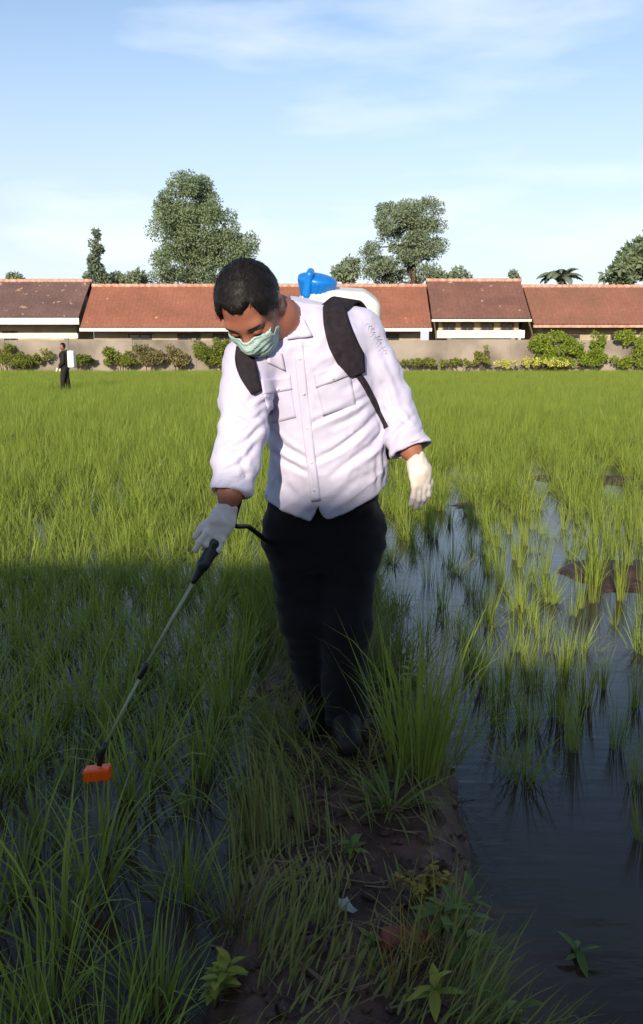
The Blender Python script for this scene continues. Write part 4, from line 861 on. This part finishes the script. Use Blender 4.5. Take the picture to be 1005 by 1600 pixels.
disp += mk * (.0055 * ridged(Vd, (5, 6, 13), 4.3) + .003 * ridged(Vs, (12, 9, 17), 8.1)) - .002
disp += (1 - fw) * .007 * noise3(Vs, (6, 6, 26), 2)
Vs = Vs + Ns * disp[:, None]
shirt = part('shirt', Vs, Fs_, m_shirt, man)
bvh = BVHTree.FromPolygons([Vector(v) for v in Vs], [tuple(int(i) for i in f) for f in Fs_])
def hit(px, py, tree=None, Y=2.75):
    d = P(px, py, 2.0) - CAM; d /= np.linalg.norm(d); h, n, i, t = (tree or bvh).ray_cast(Vector(CAM), Vector(d))
    if h is None: q = P(px, py, Y); return q, -d
    n = np.array(n); n = n if n.dot(d) < 0 else -n
    return np.array(h), n
def patch(name, grid, off, thick, m, parent, smooth=True, Y=2.75, label=None, relax=2):
    """sheet laid on the shirt: grid (r,c,2) of view directions, lifted by off, with its own thickness"""
    r_, c_ = grid.shape[:2]; H = np.zeros((r_, c_, 3)); N = np.zeros((r_, c_, 3))
    for i in range(r_):
        for j in range(c_): H[i, j], N[i, j] = hit(grid[i, j, 0], grid[i, j, 1], Y=Y)
    for _ in range(relax):
        for A in (N,):
            B = A.copy(); B[1:-1] = (A[:-2] + A[2:] + 2 * A[1:-1]) / 4; B[:, 1:-1] = (B[:, :-2] + B[:, 2:] + 2 * B[:, 1:-1]) / 4; A[:] = B / np.linalg.norm(B, axis=-1)[..., None]
    T = (H + N * (off + thick)).reshape(-1, 3); Bm = (H + N * (off * .2 - .002)).reshape(-1, 3); n = r_ * c_; i = np.arange(n).reshape(r_, c_)
    Fq = [np.stack([i[:-1, :-1], i[1:, :-1], i[1:, 1:], i[:-1, 1:]], -1).reshape(-1, 4)]; Fq.append(Fq[0][:, ::-1] + n)
    rim = list(i[0]) + list(i[1:, -1]) + list(i[-1, -2::-1]) + list(i[-2:0:-1, 0]); rim = np.array(rim); rn = np.roll(rim, -1); Fq.append(np.stack([rim, rn, rn + n, rim + n], -1))
    return part(name, np.concatenate([T, Bm]), Fq, m, parent, smooth, label=label)
def strip(path, widths, n, c):
    pth = spline(path, n); w = np.interp(np.linspace(0, 1, n), np.linspace(0, 1, len(widths)), widths); T = np.gradient(pth, axis=0); T /= np.linalg.norm(T, axis=1)[:, None]; S = np.stack([-T[:, 1], T[:, 0]], -1)
    return pth[:, None] + S[:, None] * (np.linspace(-.5, .5, c)[None, :, None] * w[:, None, None])
def quad(a, b, c, d, r_, c_):
    a, b, c, d = (np.array(v, float) for v in (a, b, c, d)); u = np.linspace(0, 1, r_)[:, None, None]; v = np.linspace(0, 1, c_)[None, :, None]
    return (a * (1 - v) + b * v) * (1 - u) + (d * (1 - v) + c * v) * u
patch('placket', strip([(466, 535), (471, 590), (478, 650), (486, 720), (494, 783)], [15, 15], 40, 5), .0012, .0015, m_shirt, shirt)
for (bx, by) in [(468, 560), (474, 615), (480, 668), (486, 722), (491, 765)]:
    h, n = hit(bx + 1, by); MB().tube([h + n * .001, h + n * .0045], [.0055, .005], 10).part('button', m_loop, shirt, True)
for nm, q, fl in (('pocket', [(408, 600), (453, 592), (463, 652), (424, 662)], [(406, 594), (454, 586), (457, 608), (410, 617)]), ('pocket', [(492, 590), (545, 572), (556, 632), (505, 650)], [(490, 583), (545, 565), (547, 586), (494, 606)])):
    po = patch(nm, quad(*q, 14, 12), .0008, .0016, m_shirt, shirt); patch('flap', quad(*fl, 7, 12), .0035, .002, m_shirt, po)
    h, n = hit((fl[2][0] + fl[3][0]) / 2, (fl[2][1] + fl[3][1]) / 2 - 5); MB().tube([h + n * .004, h + n * .009], [.005, .0045], 10).part('button', m_loop, po, True)
patch('collar', quad((455, 478), (468, 488), (488, 526), (449, 531), 10, 9), .008, .003, m_shirt, shirt)
patch('collar', quad((418, 545), (440, 552), (446, 578), (416, 566), 8, 7), .006, .003, m_shirt, shirt)
for a, bq, ra in ((ER, CR, .0535), (EL, CL, .0585)):                     # turned-back cuffs
    t = (bq - a) / np.linalg.norm(bq - a); Vc, Fc = polish(lambda X: np.maximum(np.abs(np.linalg.norm((X - bq) - ((X - bq) @ t)[..., None] * t, axis=-1) - ra + .006 * np.sin(((X - bq) @ t) * 60 + X[..., 0] * 50)) - .0055, np.abs((X - bq) @ t + .018) - .026), bq - .1, bq + .1, .0045)
    Nc = normals(Vc, Fc); Vc += Nc * (.004 * noise3(Vc, (30, 30, 30)))[:, None]; part('cuff', Vc, Fc, m_shirt, shirt)
emb = MB()
for k in range(9):
    y = 508 + k * 5.4; x = 574 + k * 3.3; a = [hit(x + dx * random.uniform(.5, 1.6), y + dy * random.uniform(.4, 1.5)) for dx, dy in ((-4, 2), (-1, -3), (3, -1), (2, 3), (6, 1))]; emb.tube([h + n * .001 for h, n in a], .0009, 5)
emb.part('embroidery', m_seam, shirt, True, label='grey stitched emblem on the upper sleeve')
# trousers
def leg_sdf(X):
    d = None
    for (h, k, a), rr in zip(LEGS, ([.112, .084, .066], [.115, .086, .068])):
        e = a + np.array([0, 0, -.035]); c = chain(X, [h, k, e], rr[:2] + [rr[2]], .04); c = smax(c, (a[2] - .03) - X[..., 2], .006); d = c if d is None else smin(d, c, .025)
    p = loft(X, [LK(880, 432, 588, 2.915, .12), LK(850, 420, 598, 2.91, .128), LK(815, 414, 596, 2.90, .135), LK(770, 424, 592, 2.885, .14), LK(740, 430, 590, 2.87, .14)])
    return smin(d, p, .035)
Vt, Ft = polish(leg_sdf, (-.26, 2.6, .02), (.32, 3.15, .95), .009); Nt = normals(Vt, Ft)
Vt = Vt + Nt * (.010 * noise3(Vt, (9, 9, 16)) + .005 * noise3(Vt, (20, 20, 34), 5))[:, None]
tr = part('trousers', Vt, Ft, m_trouser, man)
# boots
for (a, f) in FOOT:
    f = f.copy(); gz = float(ground_z(f[0], f[1])); f[2] = gz + .03; h = a.copy(); h[2] = gz + .05; dirv = f - h; dirv[2] = 0; dirv /= np.linalg.norm(dirv); f2 = h + dirv * .17; f2[2] = gz + .035
    Vf, Ff = polish(lambda X: np.maximum(smin(chain(X, [a + np.array([0, 0, .06]), h + np.array([0, 0, .01])], [.056, .052], .02), chain(X, [h - dirv * .03 + np.array([0, 0, -.012]), h + dirv * .07, f2], [.046, .048, .042], .02), .03), gz + .004 - X[..., 2]), np.minimum(a, f2) - .12, np.maximum(a, f2) + .12, .007)
    part('boot', Vf, Ff, m_boot, man)
# gloves
def glove(label, w, d, nrm, fingers, thumb, wristdir, palm=(.078, .034, .011), h=.0024):
    d = np.asarray(d, float); d /= np.linalg.norm(d); nrm = np.asarray(nrm, float); nrm -= d * d.dot(nrm); nrm /= np.linalg.norm(nrm); s = np.cross(d, nrm); B = np.stack([s, nrm, d])   # side, back of hand, finger axis
    W = lambda p: w + np.asarray(p, float) @ B
    k3 = np.array([.82, .9, .92]); fch = [[W(np.array(q) * k3) for q in f] for f in fingers]; tch = [W(np.array(q) * k3) for q in thumb]
    def f(X):
        L = (X - w) @ B.T
        D = rbox(L, (0, 0, palm[0] * .56), (palm[1], palm[2] + .002, palm[0] * .5), .0135)
        D = smin(D, chain(X, [w - wristdir * .03, w + d * .02], [.0325, .030]), .03)
        for c in fch: D = smin(D, chain(X, c, [.0095, .0092, .0088, .0078][:len(c)], .006), .007)
        return smin(D, chain(X, tch, [.013, .011, .0092][:len(tch)], .008), .012)
    allp = np.array([p for c in fch for p in c] + tch + [w]); Vg, Fg = polish(lambda X: np.maximum(f(X), -((X - w) @ wristdir + .022 + .003 * np.sin((X[..., 0] + X[..., 1]) * 160))), allp.min(0) - .06, allp.max(0) + .06, h)
    Ng = normals(Vg, Fg); Vg = Vg + Ng * (.0016 * noise3(Vg, (60, 60, 60)))[:, None]
    return part('glove', Vg, Fg, m_glove, man, label=label), W
# right hand (image left), back of the hand to the viewer, closed on the spray handle
dR = P(331, 846, 2.47) - WR; wdR = (WR - CR) / np.linalg.norm(WR - CR)
sgn = 1.0
fR = [[(x, .002, .082), (x * 1.05, -.004, .112), (x * 1.05, -.03, .122), (x, -.046, .104)] for x in (-.030, -.010, .011)] + [[(.031, .004, .080), (.036, .0, .115), (.036, -.012, .142)]]
gR, WRf = glove('glove gripping the spray handle', WR, dR, np.array([.15, -1, .25]), fR, [(.030, -.006, .030), (.052, -.016, .066), (.058, -.022, .105)], wdR)
# left hand (image right), hanging loose
dL = P(658, 770, 2.71) - WL; wdL = (WL - CL) / np.linalg.norm(WL - CL)
fL = [[(-.031, .0, .080), (-.034, -.006, .106), (-.032, -.022, .126)], [(-.011, .002, .086), (-.012, -.006, .118), (-.010, -.026, .142)], [(.010, .002, .086), (.012, -.004, .122), (.012, -.022, .146)], [(.030, .002, .082), (.034, -.004, .114), (.034, -.02, .136)]]
# thumb lies towards the body
gL, _ = glove('glove on the hand hanging loose', WL, dL, np.array([.45, -.85, .1]), fL, [(-.032, -.006, .024), (-.052, -.014, .060), (-.050, -.018, .098)], wdL)

# ================================================================== THE BACKPACK SPRAYER
m_tank = mat('white_tank_plastic', lin(236, 232, 224), lin(226, 220, 212), rough=.45, spec=.4)
m_blue = mat('blue_plastic', lin(20, 128, 214), lin(14, 112, 198), rough=.35, spec=.5)
m_strap = mat('black_webbing', lin(46, 38, 44), lin(34, 28, 34), scale=60, rough=.9, bump=.4, bscale=220, bdist=.002)
m_black = mat('black_plastic', lin(24, 23, 24), lin(32, 30, 30), rough=.4, spec=.5)
m_lance = mat('pale_lance_tube', lin(168, 170, 138), lin(146, 150, 118), rough=.35, spec=.5)
m_orange = mat('orange_plastic', lin(255, 92, 24), lin(246, 80, 18), rough=.4, spec=.4)
TC = P(515, 600, 3.04); spr = empty('backpack_sprayer', TC - np.array([0, 0, .28])); tag(spr, 'white knapsack sprayer with blue lid, black straps and long lance on the man', 'sprayer')
lean = math.radians(9); roll = math.radians(3)
tA = np.array([1, 0, -math.tan(roll)]); tA /= np.linalg.norm(tA); tU = np.array([math.tan(roll), -math.tan(lean), 1.]); tU /= np.linalg.norm(tU); tN = np.cross(tU, tA); TB = np.stack([tA, tN, tU])
TT = P(531, 449, 2.98)                              # top of the tank
tc = TT - tU * .235
def tank(X):
    L = (X - tc) @ TB.T; L[..., 0] *= 1 + .16 * (L[..., 2] + .235) / .47; d = rbox(L, (0, 0, 0), (.155, .088, .235), .035); d = smax(d, .0 - (.3 - L[..., 2]), .02)
    d = smax(d, (L[..., 2] - .235 + .6 * np.maximum(np.abs(L[..., 0]) - .09, 0)), .015)
    d = smax(d, -rbox(L, (0, .085, .05), (.10, .014, .12), .01), .01)
    return smin(d, rbox(L, (0, 0, -.215), (.165, .095, .03), .015), .01)
Vk, Fk = polish(tank, tc - np.array([.24, .2, .33]), tc + np.array([.24, .2, .33]), .008); tk = part('tank', Vk, Fk, m_tank, spr)
# blue lid: shallow knurled cup with a tall fin handle, tipped towards the viewer
LC = P(494, 452, 2.95); la = np.array([.16, -.22, .95]); la /= np.linalg.norm(la); lx = np.cross((0, 1, 0), la); lx /= np.linalg.norm(lx); ly = np.cross(la, lx); LB = np.stack([lx, ly, la])
def lid(X):
    L = (X - LC) @ LB.T; rr = np.hypot(L[..., 0], L[..., 1]); ang = np.arctan2(L[..., 1], L[..., 0])
    prof = .042 + .022 * np.clip((L[..., 2] + .036) / .06, 0, 1) + .0012 * np.sign(np.sin(ang * 24)) * (L[..., 2] < .022)
    d = smax(rr - prof, np.abs(L[..., 2]) - .036, .006)
    return smin(d, ell(L, (0, 0, .036), (.058, .058, .014)), .008)
Vl, Fl = polish(lid, LC - .12, LC + .12, .0035); ld = part('lid', Vl, Fl, m_blue, spr)
def fin(X):
    L = (X - LC) @ LB.T
    return rbox(L, (-.026, -.022, .018), (.0125, .044, .044), .0118)
Vf, Ff = polish(fin, LC - .13, LC + .13, .0035); part('lid_handle', Vf, Ff, m_blue, ld)
patch('strap', strip([(520, 479), (524, 505), (533, 535), (546, 562), (556, 586)], [32, 37, 41, 40, 22], 34, 9), .004, .009, m_strap, spr, label='padded strap over the left shoulder')
def webbing(path_px, w, Y):
    patch('webbing', strip(path_px, w, 26, 3), .003, .003, m_strap, spr, Y=Y)
webbing([(558, 584), (570, 602), (582, 625), (594, 648), (604, 668)], [9, 7, 7], 2.83)
patch('strap', strip([(384, 540), (384, 560), (388, 585), (399, 614)], [20, 27, 28, 14], 26, 7), .004, .009, m_strap, spr, label='padded strap over the right shoulder')
# the straps pass over the shoulders to the tank
for (px, py), tx in (((520, 480), .075), ((385, 542), -.09)):
    h, n = hit(px, py + 3); e = tc + tA * tx + tU * .14 - tN * 0 ; e = e + np.array([0, -.09, 0]); mid = (h + e) / 2 + np.array([0, 0, .045]); ctr = spline([h + n * .006, mid, e], 12); mb = MB(); sd_ = np.array([.038 if tx > 0 else .026, .0, -.006])
    V = np.concatenate([ctr - sd_, ctr + sd_, ctr - sd_ - [0, 0, .008], ctr + sd_ - [0, 0, .008]]); i = np.arange(11); Fq = np.concatenate([np.stack([i, i + 1, i + 13, i + 12], -1), np.stack([i + 24, i + 36, i + 37, i + 25], -1), np.stack([i, i + 24, i + 25, i + 1], -1), np.stack([i + 12, i + 13, i + 37, i + 36], -1)]); part('strap_top', V, Fq, m_strap, spr)
MB().tube(spline([P(604, 668, 2.86), P(612, 690, 2.92), P(606, 712, 2.98), tc - tU * .2 + tA * .12], 14), .012, 6).part('webbing', m_strap, spr, True)
# hose, handle, lance, nozzle
H0 = P(341, 838, 2.485); H1 = P(303, 908, 2.44); hd = (H1 - H0) / np.linalg.norm(H1 - H0)
MB().tube(spline([H0 - hd * .04, H0 - hd * .085 + np.array([.02, .02, .03]), P(366, 819, 2.56), P(388, 823, 2.62), P(405, 836, 2.70), P(420, 846, 2.80), P(424, 838, 2.98), tc - tU * .22 - tA * .1], 44), .0075, 8).part('hose', m_black, spr, True)
Vq, Fq_ = polish(lambda X: smin(chain(X, [H0 - hd * .05, H0 + hd * .02, H0 + hd * .09, H1], [.014, .018, .017, .009], .01), chain(X, [H0 + hd * .03 + np.array([.02, -.005, .0]), H0 + hd * .10 + np.array([.012, -.005, .0])], [.008, .007], .01), .008), np.minimum(H0, H1) - .07, np.maximum(H0, H1) + .07, .0035); hdl = part('spray_handle', Vq, Fq_, m_black, spr)
L1 = P(225, 1046, 2.40); L2 = P(166, 1162, 2.36); L3 = P(155, 1196, 2.35)
MB().tube([H1 - hd * .02, L1], .0052, 10).part('lance', m_lance, spr, True); MB().tube([L1, L2], .0048, 10).part('lance', m_lance, spr, True)
t1 = (L2 - L1) / np.linalg.norm(L2 - L1); MB().tube([L1 - t1 * .022, L1 - t1 * .012, L1 + t1 * .02, L1 + t1 * .03], [.006, .009, .009, .006], 10).part('lance_coupling', m_black, spr, True)
MB().tube([L2 - t1 * .005, L2 + t1 * .02, L3], [.007, .009, .008], 10).part('nozzle', m_black, spr, True)
OC = P(153, 1208, 2.35)
Vo, Fo = polish(lambda X: smax(rbox(X, OC, (.037, .022, .018), .005, np.array([[.99, 0, .12], [0, 1, 0], [-.12, 0, .99]])), -rbox(X, OC - np.array([0, 0, .022]), (.033, .017, .03), .004), .002), OC - .06, OC + .06, .003); part('nozzle_shield', Vo, Fo, m_orange, spr, label='orange spray shield at the end of the lance')

# ================================================================== THE FAR WORKER
m_dcloth = mat('dark_clothes', lin(44, 40, 38), lin(34, 32, 32), rough=.9)
FY = 31.0; fb = P(103, 606, FY); fb[2] = MUD; sc = 1.0
def FP(x, y, z): return fb + np.array([x, y, z])
def far_body(X):
    d = chain(X, [FP(0, .02, 1.42), FP(-.03, 0, 1.52)], [.055, .055]); d = smin(d, ell(X, FP(-.05, -.02, 1.62), (.085, .09, .115)), .03)
    d = smin(d, chain(X, [FP(0, 0, .9), FP(0, .02, 1.3)], [.13, .155], .05), .05)
    for s in (-1, 1):
        d = smin(d, chain(X, [FP(.0, s * .16, 1.36), FP(-.02, s * .22, 1.08), FP(-.2, s * .2, .88)], [.06, .048, .038]), .02)
        d = smin(d, chain(X, [FP(0, s * .08, .88), FP(-.02 + .06 * s, s * .09, .45), FP(.02 + .09 * s, s * .1, .03)], [.085, .06, .05]), .03)
    return d
Vf, Ff = polish(far_body, FP(-.4, -.4, -.05), FP(.4, .4, 1.85), .022)
fp = obj('person', mesh('person', Vf - fb, Ff, m_skin), None, fb); tag(fp, 'distant worker in dark clothes carrying a white tank across the field', 'person')
Vc, Fc = polish(lambda X: np.maximum(far_body(X) - .02, np.maximum(X[..., 2] - FP(0, 0, 1.46)[2], FP(-.15, 0, 0)[0] - X[..., 0])), FP(-.4, -.4, .75), FP(.4, .4, 1.6), .022); part('jacket', Vc, Fc, m_dcloth, fp)
Vc, Fc = polish(lambda X: np.maximum(far_body(X) - .025, np.maximum(X[..., 2] - FP(0, 0, .92)[2], FP(-.14, 0, 0)[0] - X[..., 0])), FP(-.4, -.4, -.05), FP(.4, .4, 1.1), .022); part('trousers', Vc, Fc, m_dcloth, fp)
Vc, Fc = polish(lambda X: np.maximum(ell(X, FP(-.035, 0, 1.645), (.1, .1, .115)), np.maximum(FP(0, 0, 1.62)[2] - X[..., 2] - (X[..., 0] - FP(-.06, 0, 0)[0]) * 1.2, -1)), FP(-.2, -.2, 1.4), FP(.2, .2, 1.85), .014); part('hair', Vc, Fc, m_hair, fp)
for s in (-1, 1):
    Vc, Fc = polish(lambda X: chain(X, [FP(-.19, s * .2, .89), FP(-.23, s * .2, .80)], [.042, .035]), FP(-.35, -.35, .7), FP(.0, .35, 1.0), .015); part('glove', Vc, Fc, m_glove, fp)
fs = empty('backpack_sprayer', FP(.26, 0, 1.0)); tag(fs, 'white spray tank on the back of the distant worker', 'sprayer')
Vc, Fc = polish(lambda X: rbox(X, FP(.26, -.02, 1.2), (.115, .17, .29), .04), FP(.1, -.3, .85), FP(.45, .3, 1.6), .02); part('tank', Vc, Fc, m_tank, fs)
MB().tube([FP(.26, 0, 1.44), FP(.26, 0, 1.49)], [.06, .06], 12).part('lid', m_black, fs, True)
for s in (-1, 1): MB().tube(spline([FP(.18, s * .1, 1.42), FP(.02, s * .12, 1.50), FP(-.15, s * .12, 1.3), FP(.1, s * .15, 1.02)], 10), .018, 5).part('strap', m_black, fs, True)
